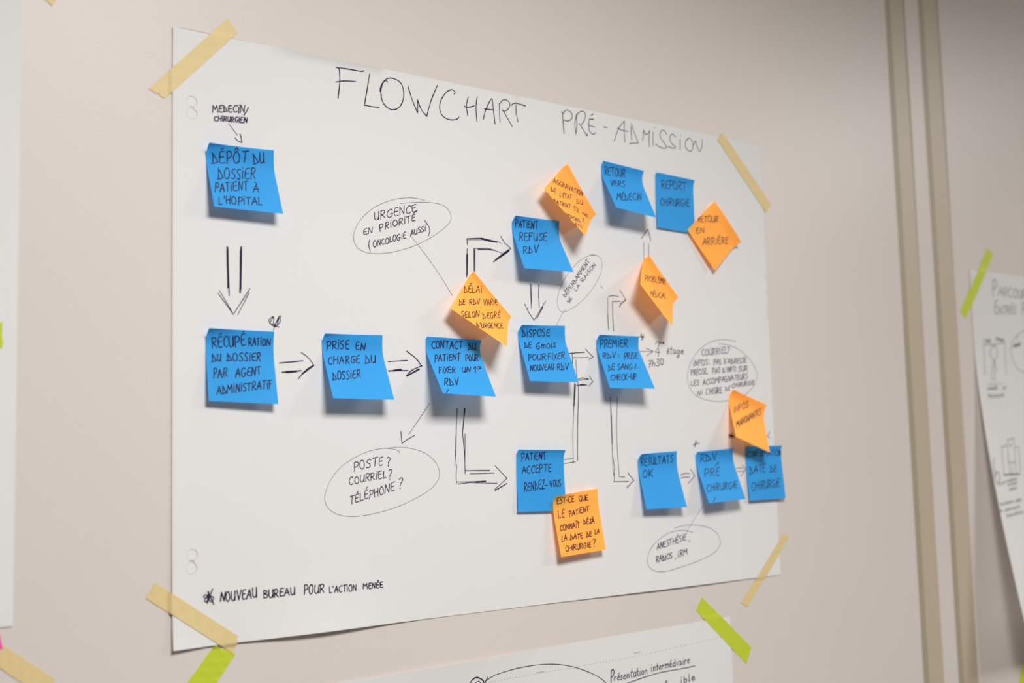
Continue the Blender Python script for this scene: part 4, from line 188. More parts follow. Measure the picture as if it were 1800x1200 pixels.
  ('speech_bubble','round bubble crowded with small writing near the right edge',[(53,[8542,3446,8365,3465,8173,3455,7980,3409,7788,3310,7626,3163,7534,3021,7507,2902,7535,2773,7627,2666,7777,2603,7961,2568,8149,2562,8325,2574,8488,2602,8670,2654,8825,2745,8932,2859,8969,2950,8953,3041,8869,3152,8711,3272,8536,3351,8360,3389,8169,3399])],[(106,[7873,3296,7859,3309,7836,3298,7819,3260,7827,3229,7847,3219,7867,3233]),(106,[7924,3310,7901,3294,7888,3263,7896,3229,7918,3222,7939,3236,7950,3270,7940,3301,7921,3308,7911,3302]),(106,[7977,3328,7969,3258,7984,3236,8001,3239,8020,3268,8029,3334]),(106,[8031,3334,8022,3285,8021,3235]),(106,[8051,3329,8050,3280,8043,3231]),(106,[8046,3316,8068,3331,8093,3323,8090,3304,8076,3284,8053,3279]),(106,[8060,3280,8080,3260,8098,3239]),(106,[8130,3332,8121,3285,8120,3239]),(106,[8123,3323,8151,3336,8173,3330,8174,3310,8155,3292,8126,3284]),(106,[8135,3287,8154,3265,8174,3247]),(106,[8202,3330,8197,3291,8200,3256]),(106,[8204,3355,8203,3352,8207,3351]),(106,[8298,3358,8263,3354,8245,3337,8233,3276,8249,3262,8286,3267]),(106,[8242,3310,8262,3312,8284,3315]),(-106,[8314,3355,8304,3265,8346,3269]),(106,[8357,3345,8376,3360,8399,3356,8397,3337,8375,3316,8371,3293]),(106,[8367,3276,8366,3276,8369,3271]),(106,[7644,3121,7643,3088,7644,3054]),(106,[7645,3143,7644,3142,7646,3141]),(-106,[7671,3063,7677,3145,7717,3069,7725,3148]),(106,[7758,3154,7750,3111,7747,3069]),(106,[7754,3151,7777,3152,7800,3155]),(106,[7753,3115,7769,3117,7782,3120]),(106,[7835,3156,7814,3143,7806,3114,7815,3085,7835,3078,7853,3090,7860,3122,7850,3147,7832,3156,7823,3148]),(106,[7934,3160,7921,3166,7896,3154,7890,3139,7923,3121,7929,3104,7910,3089,7884,3090]),(106,[7967,3147,7969,3141,7967,3140]),(106,[7963,3107,7961,3101,7963,3100]),(106,[8068,3168,8062,3124,8058,3080]),(106,[8062,3158,8081,3169,8099,3162,8098,3142,8084,3126,8062,3120]),(-106,[8106,3092,8143,3182,8161,3098]),(106,[8114,3124,8139,3130,8164,3135]),(106,[8206,3168,8197,3176,8181,3164,8177,3149,8200,3131,8204,3112,8192,3099,8174,3101]),(106,[8280,3183,8276,3149,8273,3115]),(-106,[8274,3192,8296,3161,8316,3128,8291,3119,8261,3111]),(106,[8338,3193,8335,3185,8334,3173]),(-106,[8355,3116,8386,3194,8404,3118]),(106,[8362,3144,8384,3144,8404,3150]),(106,[8427,3188,8431,3153,8428,3116]),(-106,[8422,3196,8448,3166,8474,3129,8448,3121,8416,3116]),(106,[8500,3198,8495,3156,8489,3118]),(106,[8494,3189,8516,3200,8533,3194,8531,3175,8517,3162,8498,3155]),(106,[8506,3159,8518,3141,8531,3123]),(106,[8589,3199,8566,3197,8553,3183,8549,3140,8561,3127,8587,3132]),(106,[8552,3163,8568,3166,8582,3168]),(106,[8636,3197,8625,3205,8609,3197,8606,3180,8628,3160,8633,3141,8618,3128,8601,3134]),(106,[8702,3206,8690,3216,8669,3205,8662,3187,8688,3168,8692,3150,8675,3136,8651,3138]),(106,[8752,3216,8726,3215,8713,3200,8712,3153,8724,3140,8753,3143]),(106,[8714,3179,8731,3180,8746,3183]),(106,[7586,3004,7585,2963,7585,2923]),(106,[7581,2996,7597,3008,7615,3001,7617,2982,7604,2965,7585,2961]),(106,[7643,3009,7641,2970,7635,2930]),(106,[7637,3002,7656,3013,7672,3006,7671,2991,7658,2973,7641,2968]),(106,[7646,2971,7660,2953,7674,2937]),(106,[7728,3010,7705,3007,7693,2992,7688,2950,7698,2938,7722,2942]),(106,[7692,2974,7705,2974,7720,2978]),(106,[7708,3020,7718,3027,7728,3032]),(106,[7784,3011,7776,3020,7756,3011,7740,2979,7745,2952,7762,2944,7779,2955]),(106,[7803,3011,7799,2982,7799,2951]),(106,[7806,3031,7808,3030,7810,3027]),(106,[7860,3027,7850,3032,7834,3021,7828,3005,7848,2986,7851,2966,7838,2953,7818,2956]),(106,[7901,3032,7880,3030,7870,3014,7867,2970,7874,2957,7897,2962]),(106,[7869,2995,7882,2998,7892,2999]),(106,[7916,2971,7912,2959,7909,2947]),(106,[8025,3041,8024,3000,8019,2958]),(106,[8020,3031,8042,3043,8063,3037,8062,3018,8047,3001,8023,2996]),(-106,[8072,2964,8107,3042,8127,2973]),(106,[8081,2994,8104,2997,8126,3001]),(106,[8177,3051,8168,3059,8150,3049,8147,3030,8169,3013,8175,2995,8162,2982,8144,2985]),(106,[8242,3044,8240,3012,8240,2984]),(-106,[8234,3050,8257,3026,8281,2996,8259,2988,8230,2982]),(106,[8304,3062,8301,3051,8300,3041]),(106,[8334,3053,8331,3020,8328,2988]),(106,[8340,3072,8341,3070,8343,3068]),(-106,[8351,2992,8364,3065,8389,2995,8404,3070]),(106,[8413,3072,8414,3034,8413,2996]),(106,[8411,3070,8430,3072,8449,3074]),(106,[8413,3037,8427,3039,8439,3042]),(106,[8495,3080,8474,3067,8467,3041,8475,3012,8493,3006,8510,3016,8516,3047,8507,3072,8490,3080,8480,3075]),(106,[8626,3077,8613,3082,8587,3073,8580,3057,8609,3039,8614,3020,8591,3005,8566,3009]),(106,[8639,3090,8638,3032,8654,3011,8675,3016,8692,3041,8697,3097]),(106,[8695,3096,8698,3054,8693,3011]),(106,[8719,3091,8722,3053,8718,3015]),(106,[8715,3081,8737,3092,8758,3086,8762,3072,8745,3055,8721,3049]),(106,[8731,3052,8749,3036,8768,3019]),(-106,[7583,2848,7576,2779,7612,2784]),(106,[7680,2863,7652,2861,7638,2847,7631,2797,7643,2785,7673,2789]),(106,[7638,2824,7653,2826,7668,2830]),(106,[7736,2859,7725,2865,7705,2857,7700,2840,7722,2822,7727,2806,7711,2792,7689,2795]),(-106,[7812,2793,7847,2877,7868,2799]),(106,[7820,2821,7844,2826,7867,2833]),(106,[7935,2867,7923,2875,7905,2866,7888,2839,7893,2812,7910,2806,7927,2814]),(106,[7987,2883,7975,2892,7957,2883,7944,2851,7952,2824,7971,2816,7987,2826]),(106,[8029,2896,8011,2885,8003,2854,8010,2825,8027,2816,8044,2830,8050,2862,8042,2890,8026,2898,8017,2890]),(-106,[8065,2823,8082,2900,8102,2861,8129,2906,8133,2832]),(106,[8151,2913,8150,2871,8151,2829]),(106,[8146,2904,8165,2916,8187,2909,8188,2888,8173,2871,8151,2869]),(-106,[8203,2843,8242,2926,8258,2850]),(106,[8212,2873,8236,2877,8260,2881]),(106,[8318,2922,8303,2929,8281,2917,8273,2881,8282,2854,8301,2847,8316,2862,8317,2883]),(106,[8299,2881,8312,2885,8324,2885]),(-106,[8339,2855,8356,2936,8380,2861,8399,2942]),(-106,[8401,2866,8436,2949,8461,2872]),(106,[8410,2897,8435,2903,8461,2907]),(106,[8489,2949,8513,2951,8533,2956]),(106,[8512,2952,8508,2911,8501,2871]),(106,[8584,2959,8557,2954,8545,2940,8541,2893,8552,2879,8582,2887]),(106,[8544,2918,8561,2921,8578,2923]),(106,[8602,2957,8600,2905,8612,2885,8626,2888,8639,2912,8644,2961]),(106,[8644,2962,8643,2925,8641,2888]),(106,[8667,2970,8662,2930,8660,2889]),(106,[8662,2962,8682,2974,8701,2969,8701,2950,8685,2936,8665,2928]),(106,[8673,2930,8687,2911,8705,2897]),(106,[8766,2979,8755,2985,8736,2975,8732,2959,8753,2939,8758,2920,8743,2904,8723,2907]),(-106,[7688,2635,7709,2703,7742,2647,7765,2715]),(106,[7796,2705,7791,2680,7785,2656]),(106,[7801,2724,7802,2721,7804,2719]),(-106,[7883,2752,7874,2660,7909,2664]),(106,[7929,2752,7925,2741,7924,2729]),(106,[7947,2743,7946,2704,7946,2663]),(106,[7988,2747,7984,2705,7985,2666]),(106,[7946,2701,7966,2705,7986,2710]),(106,[8046,2758,8024,2755,8012,2739,8005,2688,8014,2675,8039,2679]),(106,[8011,2717,8023,2720,8037,2721]),(106,[8063,2766,8055,2700,8064,2679,8077,2681,8088,2709,8100,2771]),(106,[8100,2772,8091,2722,8089,2678]),(106,[8104,2761,8105,2717,8104,2673]),(106,[8101,2751,8118,2765,8137,2756,8138,2738,8126,2721,8107,2716]),(106,[8112,2718,8127,2697,8145,2678]),(106,[8199,2765,8174,2762,8163,2747,8161,2698,8173,2682,8200,2689]),(106,[8163,2725,8178,2726,8194,2728]),(106,[8282,2774,8281,2745,8280,2717]),(-106,[8275,2780,8301,2757,8324,2729,8299,2720,8268,2713]),(106,[8388,2792,8361,2790,8348,2776,8342,2734,8351,2722,8379,2727]),(106,[8347,2756,8362,2758,8378,2762]),(106,[8467,2815,8456,2822,8437,2815,8422,2789,8428,2767,8444,2763,8462,2772]),(106,[8481,2834,8480,2802,8480,2769]),(106,[8526,2839,8524,2807,8523,2774]),(106,[8481,2801,8503,2806,8525,2810]),(106,[8554,2829,8552,2803,8547,2779]),(106,[8559,2847,8560,2846,8563,2843]),(106,[8585,2845,8581,2811,8576,2778]),(106,[8581,2837,8601,2848,8617,2843,8616,2829,8604,2815,8584,2810]),(106,[8589,2810,8603,2797,8617,2784]),(106,[8635,2851,8633,2806,8647,2790,8662,2793,8678,2813,8681,2856]),(106,[8682,2855,8679,2823,8680,2792]),(106,[8701,2862,8700,2827,8701,2794]),(106,[8696,2854,8718,2865,8738,2860,8741,2847,8725,2833,8705,2826]),(106,[8710,2827,8730,2814,8748,2800]),(106,[8813,2857,8802,2865,8780,2853,8767,2829,8777,2806,8794,2805,8809,2816,8812,2833]),(106,[8795,2831,8806,2832,8818,2833]),(106,[8841,2865,8837,2840,8836,2814]),(106,[8845,2883,8847,2882,8850,2880]),(106,[8902,2878,8877,2873,8864,2862,8863,2824,8876,2816,8903,2822]),(106,[8866,2846,8879,2847,8895,2851])]),
  ('footnote',None,[(123,[348,494,336,507,355,523,379,497,370,452,342,466,373,504,392,548,379,457]),(-141,[433,574,373,434]),(-132,[380,555,445,416]),(132,[361,493,423,499,445,474,410,448,386,491]),(-141,[518,440,530,530,558,442,573,533]),(141,[602,530,585,516,579,481,587,443,600,433,616,448,620,483,612,519,600,532,590,524]),(141,[640,530,640,463,653,436,665,438,677,469,681,533]),(141,[679,532,679,483,680,435]),(-141,[702,539,721,437,751,540]),(141,[800,535,778,535,766,518,762,455,770,439,796,442]),(141,[764,488,777,491,792,494]),(-141,[807,436,842,533,861,438]),(141,[814,472,838,477,860,477]),(141,[878,546,879,474,892,449,907,452,918,479,920,550]),(141,[919,550,921,498,922,445]),(141,[1004,509,1006,467,1005,427]),(141,[1001,505,1030,505,1038,489,1009,472,1038,464,1045,443,1028,431,1001,431]),(141,[1062,511,1062,452,1074,429,1092,431,1106,454,1107,511]),(141,[1108,511,1110,469,1107,426]),(141,[1127,508,1126,465,1125,424]),(141,[1122,500,1142,509,1160,500,1163,481,1150,467,1128,464]),(141,[1134,466,1153,445,1169,425]),(141,[1234,513,1208,513,1193,499,1189,447,1198,433,1228,435]),(141,[1191,474,1208,476,1225,476]),(-141,[1239,430,1271,511,1297,431]),(141,[1246,460,1269,460,1294,465]),(141,[1315,512,1317,457,1328,435,1344,437,1358,461,1361,514]),(141,[1361,514,1363,473,1361,431]),(132,[1482,527,1480,476,1475,424]),(132,[1477,517,1496,528,1515,518,1517,492,1502,475,1480,474]),(132,[1562,523,1544,507,1532,476,1540,435,1555,424,1574,441,1581,477,1575,513,1560,524,1549,518]),(132,[1607,513,1602,450,1612,426,1630,428,1646,456,1654,510]),(132,[1656,512,1649,469,1648,424]),(132,[1675,517,1671,468,1666,424]),(132,[1669,506,1691,517,1712,508,1711,488,1696,471,1673,465]),(132,[1679,468,1700,449,1713,426]),(-123,[1783,478,1783,414,1811,414]),(123,[1829,486,1827,476,1825,468]),(-123,[1845,414,1871,484,1885,412]),(123,[1851,438,1869,441,1885,443]),(123,[1942,470,1934,480,1916,473,1902,448,1908,419,1922,410,1938,419]),(123,[1959,481,1978,483,1997,483]),(123,[1976,483,1974,446,1968,410]),(123,[2005,464,2006,438,2006,409]),(123,[2006,483,2007,480,2008,478]),(123,[2050,480,2033,469,2026,443,2032,416,2047,407,2062,417,2068,446,2061,472,2047,481,2039,474]),(-123,[2081,412,2086,476,2115,411,2122,477]),(-132,[2210,420,2216,477,2236,447,2258,477,2266,418]),(132,[2318,477,2296,477,2288,465,2284,428,2294,416,2317,417]),(132,[2287,448,2300,449,2312,449]),(-132,[2329,417,2333,475,2363,416,2368,473]),(132,[2422,477,2400,477,2389,465,2384,425,2396,413,2419,414]),(132,[2387,447,2401,448,2416,447]),(132,[2402,491,2411,493,2420,498]),(132,[2469,474,2445,475,2436,464,2435,424,2446,414,2471,414]),(132,[2436,445,2449,445,2463,446])],None),
]
LOWER_PARTS = [
  ('perforation','row of grey perforation dots',[(-79,[2631,-833,2640,-833]),(-79,[2671,-833,2680,-833]),(-79,[2711,-833,2719,-833]),(-79,[2750,-832,2759,-832]),(-79,[2790,-832,2799,-832]),(-79,[2831,-832,2840,-832]),(-79,[2871,-831,2880,-831]),(-79,[2911,-831,2920,-831]),(-79,[2952,-831,2961,-831]),(-79,[2993,-831,3002,-830]),(-79,[3034,-830,3043,-830]),(-79,[3075,-830,3084,-830]),(-79,[3117,-830,3126,-830]),(-79,[3158,-829,3167,-829]),(-79,[3200,-829,3209,-829]),(-79,[3242,-829,3251,-829]),(-79,[3284,-829,3293,-829]),(-79,[3326,-829,3336,-829]),(-79,[3369,-829,3378,-828]),(-79,[3412,-828,3421,-828]),(-79,[3455,-828,3464,-828]),(-79,[3498,-828,3508,-828]),(-79,[3541,-828,3551,-828]),(-79,[3585,-828,3595,-828]),(-79,[3629,-828,3639,-828]),(-79,[3673,-828,3683,-828]),(-79,[3717,-828,3727,-828]),(-79,[3762,-828,3771,-828]),(-79,[3806,-828,3816,-828]),(-79,[3851,-828,3861,-828]),(-79,[3896,-828,3906,-828]),(-79,[3941,-828,3952,-828]),(-79,[3987,-828,3997,-828]),(-79,[4033,-828,4043,-828]),(-79,[4079,-828,4089,-828]),(-79,[4125,-828,4135,-828]),(-79,[4171,-828,4182,-828]),(-79,[4218,-828,4228,-828]),(-79,[4265,-828,4275,-828]),(-79,[4312,-829,4322,-829]),(-79,[4359,-829,4369,-829]),(-79,[4406,-829,4417,-829]),(-79,[4454,-829,4464,-829]),(-79,[4501,-829,4512,-829]),(-79,[4549,-829,4560,-829]),(-79,[4598,-829,4608,-829]),(-79,[4646,-829,4657,-829]),(-79,[4694,-830,4705,-830]),(-79,[4743,-830,4754,-830]),(-79,[4792,-830,4803,-830]),(-79,[4841,-830,4852,-830]),(-79,[4890,-830,4901,-830]),(-79,[4940,-830,4951,-830]),(-79,[4989,-830,5000,-830]),(-79,[5039,-830,5050,-830]),(-79,[5089,-830,5100,-830]),(-79,[5139,-830,5150,-830]),(-79,[5189,-830,5200,-830]),(-79,[5240,-830,5251,-830]),(-79,[5290,-830,5302,-830]),(-79,[5341,-830,5352,-830]),(-79,[5392,-830,5403,-830]),(-79,[5443,-830,5455,-830]),(-79,[5494,-830,5506,-830]),(-79,[5546,-830,5557,-830]),(-79,[5598,-830,5609,-830]),(-79,[5649,-830,5661,-830]),(-79,[5701,-830,5713,-829]),(-79,[5754,-829,5765,-829]),(-79,[5806,-829,5818,-829]),(-79,[5858,-829,5870,-828]),(-79,[5911,-828,5923,-828]),(-79,[5964,-828,5976,-828]),(-79,[6017,-827,6029,-827]),(-79,[6071,-827,6082,-827]),(-79,[6124,-827,6136,-827]),(-79,[6178,-826,6190,-826]),(-79,[6232,-826,6244,-826]),(-79,[6286,-825,6298,-825]),(-79,[6340,-824,6352,-824]),(-79,[6394,-822,6406,-822]),(-79,[6449,-820,6461,-820]),(-79,[6503,-818,6515,-818]),(-79,[6558,-816,6570,-816]),(-79,[6613,-814,6625,-813]),(-79,[6668,-812,6681,-811]),(-79,[6724,-810,6736,-809]),(-79,[6780,-808,6792,-807]),(-79,[6836,-806,6848,-805]),(-79,[6892,-804,6904,-803]),(-79,[6948,-801,6961,-801]),(-79,[7005,-799,7018,-799]),(-79,[7062,-797,7074,-797]),(-79,[7119,-795,7132,-795]),(-79,[7176,-793,7189,-793]),(-79,[7234,-791,7247,-790]),(-79,[7292,-789,7305,-788]),(-79,[7350,-787,7363,-786]),(-79,[7408,-784,7421,-784]),(-79,[7467,-782,7480,-782]),(-79,[7526,-780,7539,-779]),(-79,[7585,-778,7598,-777]),(-79,[7644,-776,7658,-775]),(-79,[7704,-773,7717,-773]),(-79,[7764,-771,7777,-771]),(-79,[7824,-769,7837,-768]),(-79,[7884,-767,7898,-766]),(-79,[7945,-764,7959,-764]),(-79,[8006,-762,8020,-761]),(-79,[8067,-760,8081,-759])],None),
  ('printed_dash',None,[(-88,[6306,-781,6430,-778])],None),
  ('printed_dash',None,[(-88,[4639,-817,4759,-816])],None),
  ('arrow','long curved arrow ending at a spiral',[(97,[3845,-812,4015,-754,4420,-719,4842,-739,5209,-813,5551,-945,5752,-1065,5884,-1198]),(-141,[3841,-825,3878,-769]),(141,[3634,-783,3691,-750,3785,-777,3829,-843,3789,-918,3680,-916,3611,-840,3642,-777,3724,-748,3819,-802]),(88,[3694,-811,3752,-799,3787,-851,3737,-877])],None),
  ('handwriting','slanting cursive title',[(141,[5891,-947,5882,-1032,5879,-1111]),(141,[5884,-963,5910,-946,5933,-955,5933,-996,5912,-1026,5883,-1036]),(123,[5940,-1041,5937,-1068,5943,-1094]),(123,[5942,-1059,5960,-1040,5975,-1045]),(123,[5996,-1065,6026,-1054,6017,-1035,5998,-1055,5997,-1088,6030,-1083]),(123,[6012,-1019,6020,-1010,6032,-999]),(123,[6077,-1038,6060,-1037,6058,-1054,6076,-1073,6060,-1092,6042,-1085]),(123,[6100,-1066,6132,-1057,6123,-1034,6101,-1058,6105,-1089,6138,-1085]),(123,[6160,-1038,6161,-1065,6159,-1090]),(123,[6161,-1056,6179,-1039,6193,-1045,6195,-1090]),(-123,[6254,-979,6234,-1075,6250,-1086]),(123,[6229,-1023,6247,-1021,6268,-1020]),(123,[6324,-1034,6298,-1028,6280,-1057,6289,-1085,6315,-1068,6326,-1033]),(-123,[6324,-1033,6318,-1082,6325,-1085]),(-123,[6353,-982,6351,-1072,6369,-1084]),(123,[6338,-1024,6354,-1023,6373,-1020]),(123,[6401,-1028,6396,-1057,6396,-1086]),(123,[6406,-994,6407,-997,6407,-998]),(123,[6445,-1022,6427,-1039,6426,-1067,6443,-1081,6460,-1062,6460,-1033,6440,-1024]),(123,[6484,-1025,6485,-1053,6486,-1081]),(123,[6484,-1044,6503,-1026,6517,-1032,6522,-1079]),(123,[6606,-1002,6606,-1030,6605,-1059]),(123,[6612,-968,6614,-971,6615,-973]),(123,[6642,-1002,6641,-1027,6636,-1056]),(123,[6642,-1020,6659,-1003,6673,-1009,6670,-1054]),(-123,[6721,-962,6707,-1045,6722,-1055]),(123,[6699,-1001,6717,-1000,6734,-998]),(123,[6749,-1028,6781,-1020,6774,-1000,6750,-1021,6750,-1048,6784,-1044]),(123,[6809,-998,6806,-1026,6802,-1055]),(123,[6811,-1018,6829,-999,6845,-1003]),(123,[6864,-994,6864,-1023,6857,-1051]),(123,[6863,-1015,6882,-996,6892,-1004,6886,-1049]),(123,[6893,-1014,6912,-995,6923,-1005,6919,-1048]),(123,[6946,-1021,6978,-1013,6969,-991,6947,-1014,6952,-1044,6987,-1040]),(123,[6960,-977,6970,-967,6982,-957]),(123,[7043,-1004,7023,-997,7007,-1022,7023,-1046,7043,-1026]),(123,[7050,-955,7051,-1001,7050,-1048]),(123,[7084,-988,7082,-1015,7083,-1045]),(123,[7091,-955,7093,-955,7093,-959]),(123,[7164,-993,7132,-990,7112,-1015,7128,-1043,7155,-1027,7166,-995]),(-123,[7164,-995,7161,-1040,7171,-1043]),(123,[7205,-990,7203,-1017,7195,-1046]),(123,[7214,-956,7216,-960,7215,-961]),(123,[7230,-989,7232,-1017,7231,-1044]),(123,[7232,-1009,7250,-990,7267,-993]),(123,[7287,-1011,7324,-1001,7311,-980,7287,-1003,7295,-1033,7331,-1029]),(114,[6049,-1158,6191,-1148,6512,-1111,6807,-1091,7141,-1093,7432,-1088]),(114,[6890,-1219,6863,-1219,6860,-1234,6881,-1246,6857,-1263,6833,-1260]),(132,[7151,-1236,7155,-1260,7161,-1285]),(132,[7154,-1207,7155,-1208,7160,-1210]),(132,[7211,-1197,7207,-1239,7210,-1281]),(132,[7211,-1260,7239,-1237,7262,-1258,7235,-1284,7210,-1280]),(-132,[7307,-1183,7298,-1272,7318,-1279]),(132,[7355,-1254,7408,-1245,7388,-1226,7355,-1245,7369,-1273,7420,-1269])],None),
]
RIGHT_PARTS = [
  ('handwriting','grey two-line title in small capitals',[(167,[15524,4837,15503,4682,15493,4524]),(167,[15505,4800,15567,4838,15631,4805,15632,4742,15580,4682,15506,4678]),(-150,[15654,4547,15767,4727,15814,4550]),(150,[15686,4612,15753,4623,15820,4622]),(150,[15878,4706,15865,4623,15855,4538]),(150,[15868,4691,15917,4713,15970,4698,15964,4656,15924,4630,15873,4616]),(150,[15890,4622,15929,4580,15967,4541]),(150,[16138,4702,16105,4724,16052,4707,16016,4639,16037,4570,16082,4547,16128,4566]),(150,[16267,4717,16216,4694,16179,4629,16190,4564,16230,4539,16279,4565,16310,4631,16299,4700,16261,4716,16232,4705]),(150,[16362,4706,16346,4588,16378,4547,16424,4551,16459,4603,16478,4708]),(150,[16483,4709,16476,4625,16462,4539]),(150,[16532,4716,16528,4630,16514,4540]),(150,[16513,4698,16575,4715,16625,4699,16629,4660,16591,4632,16530,4625]),(150,[16552,4629,16597,4587,16644,4546]),(150,[16830,4701,16794,4722,16730,4702,16713,4665,16780,4615,16796,4572,16747,4545,16682,4552]),(167,[15624,4449,15569,4446,15533,4400,15521,4255,15543,4214,15610,4221]),(167,[15527,4329,15566,4339,15604,4340]),(-150,[15635,4200,15663,4349,15732,4207,15763,4360]),(150,[15805,4357,15857,4370,15905,4367]),(150,[15856,4367,15837,4288,15825,4214]),(150,[15934,4377,15922,4297,15913,4221]),(150,[15923,4365,15962,4382,16002,4371,15997,4335,15970,4306,15932,4297]),(150,[15943,4297,15969,4264,16000,4230]),(150,[16128,4386,16076,4381,16045,4352,16036,4260,16058,4238,16119,4243]),(150,[16044,4313,16076,4313,16109,4322]),(150,[16084,4411,16106,4425,16127,4439]),(150,[16246,4392,16192,4385,16165,4358,16152,4267,16177,4243,16229,4251]),(150,[16161,4315,16192,4324,16225,4323]),(167,[16473,4456,16467,4347,16450,4235]),(167,[16461,4437,16520,4468,16580,4445,16583,4394,16533,4348,16463,4344])],None),
  ('drawing','pencil drawing of a standing figure in a frame',[(-123,[15097,3758,15079,3599,15016,3074]),(-106,[15081,3615,15421,3641,15789,3684]),(-114,[15786,3664,15723,3087]),(132,[15402,3626,15295,3547,15267,3446,15365,3340,15480,3433,15500,3553,15402,3626]),(132,[15373,3340,15301,3248,15257,3128,15214,2969]),(132,[15373,3340,15423,3151]),(132,[15363,3290,15350,3130,15300,2970]),(158,[15139,3670,15171,3715,15187,3660,15211,3729,15225,3662,15259,3734,15275,3669,15294,3718,15318,3671]),(158,[15491,3725,15528,3791,15541,3717,15577,3765,15605,3718,15637,3759,15643,3704,15688,3755,15698,3698,15735,3756,15755,3685]),(-88,[15065,2907,15568,2922])],None),
  ('speech_bubble','large round pencil bubble cut by the frame',[(114,[16724,3955,16472,3934,16175,3820,15985,3630,15986,3407,16116,3227,16324,3150,16583,3124]),(211,[16060,3604,16084,3643,16097,3618,16124,3672,16139,3626,16158,3667,16175,3633,16213,3673,16218,3632,16251,3697,16260,3649,16289,3699,16303,3652]),(-114,[16223,3842,16219,3750])],None),
  ('drawing','pencil drawing of a tall building',[(-132,[15394,1800,15203,1783,15148,1497,15108,1294]),(-132,[15426,1898,15643,1938,15604,1724,15559,1500]),(-132,[15426,1898,15375,1695,15332,1496,15559,1500]),(-132,[15633,1763,15770,1768,15638,1281,15103,1281]),(-132,[15337,1492,15321,1287]),(-132,[15539,1487,15519,1281]),(-106,[15431,1456,15384,1288]),(-141,[15108,1294,15596,1295]),(158,[15476,1812,15516,1818,15489,1774])],None),
  ('drawing','dark pencil drawing of a bent figure at the edge',[(194,[14897,1596,14846,1505,14825,1372,14810,1207,14862,1139,14939,1203,14958,1302,14897,1354,14839,1289])],None),
  ('handwriting','small pencil captions under the drawings',[(132,[15031,2792,15086,2855,15092,2811,15128,2849,15150,2802,15188,2859,15192,2800,15245,2870,15256,2811,15298,2877,15301,2802,15351,2884,15358,2815]),(132,[15540,2820,15569,2862,15597,2817,15631,2883,15657,2833]),(132,[15025,2664,15070,2735,15082,2663,15128,2725,15153,2666,15191,2708,15215,2660,15267,2730,15285,2672,15329,2720,15351,2673,15392,2725,15415,2675,15460,2735,15482,2683,15523,2749,15538,2675]),(132,[14898,1105,14927,1133,14948,1115,14982,1146,14997,1133,15040,1170,15057,1139,15089,1174,15106,1153]),(132,[15145,1155,15175,1190,15196,1163,15227,1189,15239,1165,15286,1209,15291,1165,15335,1208,15343,1171,15384,1216,15400,1176,15434,1209,15447,1186,15492,1215,15503,1192]),(132,[15164,1097,15206,1124,15219,1097,15256,1124,15263,1105,15300,1134,15320,1103,15350,1141,15364,1110,15401,1145,15418,1110,15461,1154,15467,1121]),(132,[15177,1007,15221,1040,15226,1008,15262,1049,15283,1016,15318,1044,15322,1021,15370,1055,15382,1027,15412,1059,15424,1031]),(132,[14790,762,14830,807,14837,764,14884,796,14900,763,14930,801,14953,776,14999,830,15011,774,15056,817,15068,778,15115,826,15125,784,15169,833,15178,795,15230,829,15246,799]),(132,[15304,794,15343,840,15355,795,15395,842,15400,809,15442,861,15452,804,15493,843,15506,821]),(132,[14760,648,14790,692,14794,655,14814,685,14816,652]),(132,[14883,652,14926,686,14938,659,14983,705,14992,656,15047,705,15055,670,15095,704,15117,675,15162,712,15179,680,15216,710,15234,675,15279,726,15293,680,15340,739,15361,690,15402,731,15425,699]),(132,[14922,555,14965,605,14969,558,15015,595,15030,563,15078,603,15085,567,15119,597,15139,576,15194,619,15197,577,15240,619,15258,582,15301,633,15318,590,15356,633,15379,595,15412,627,15436,596,15472,639,15487,602])],None),
]
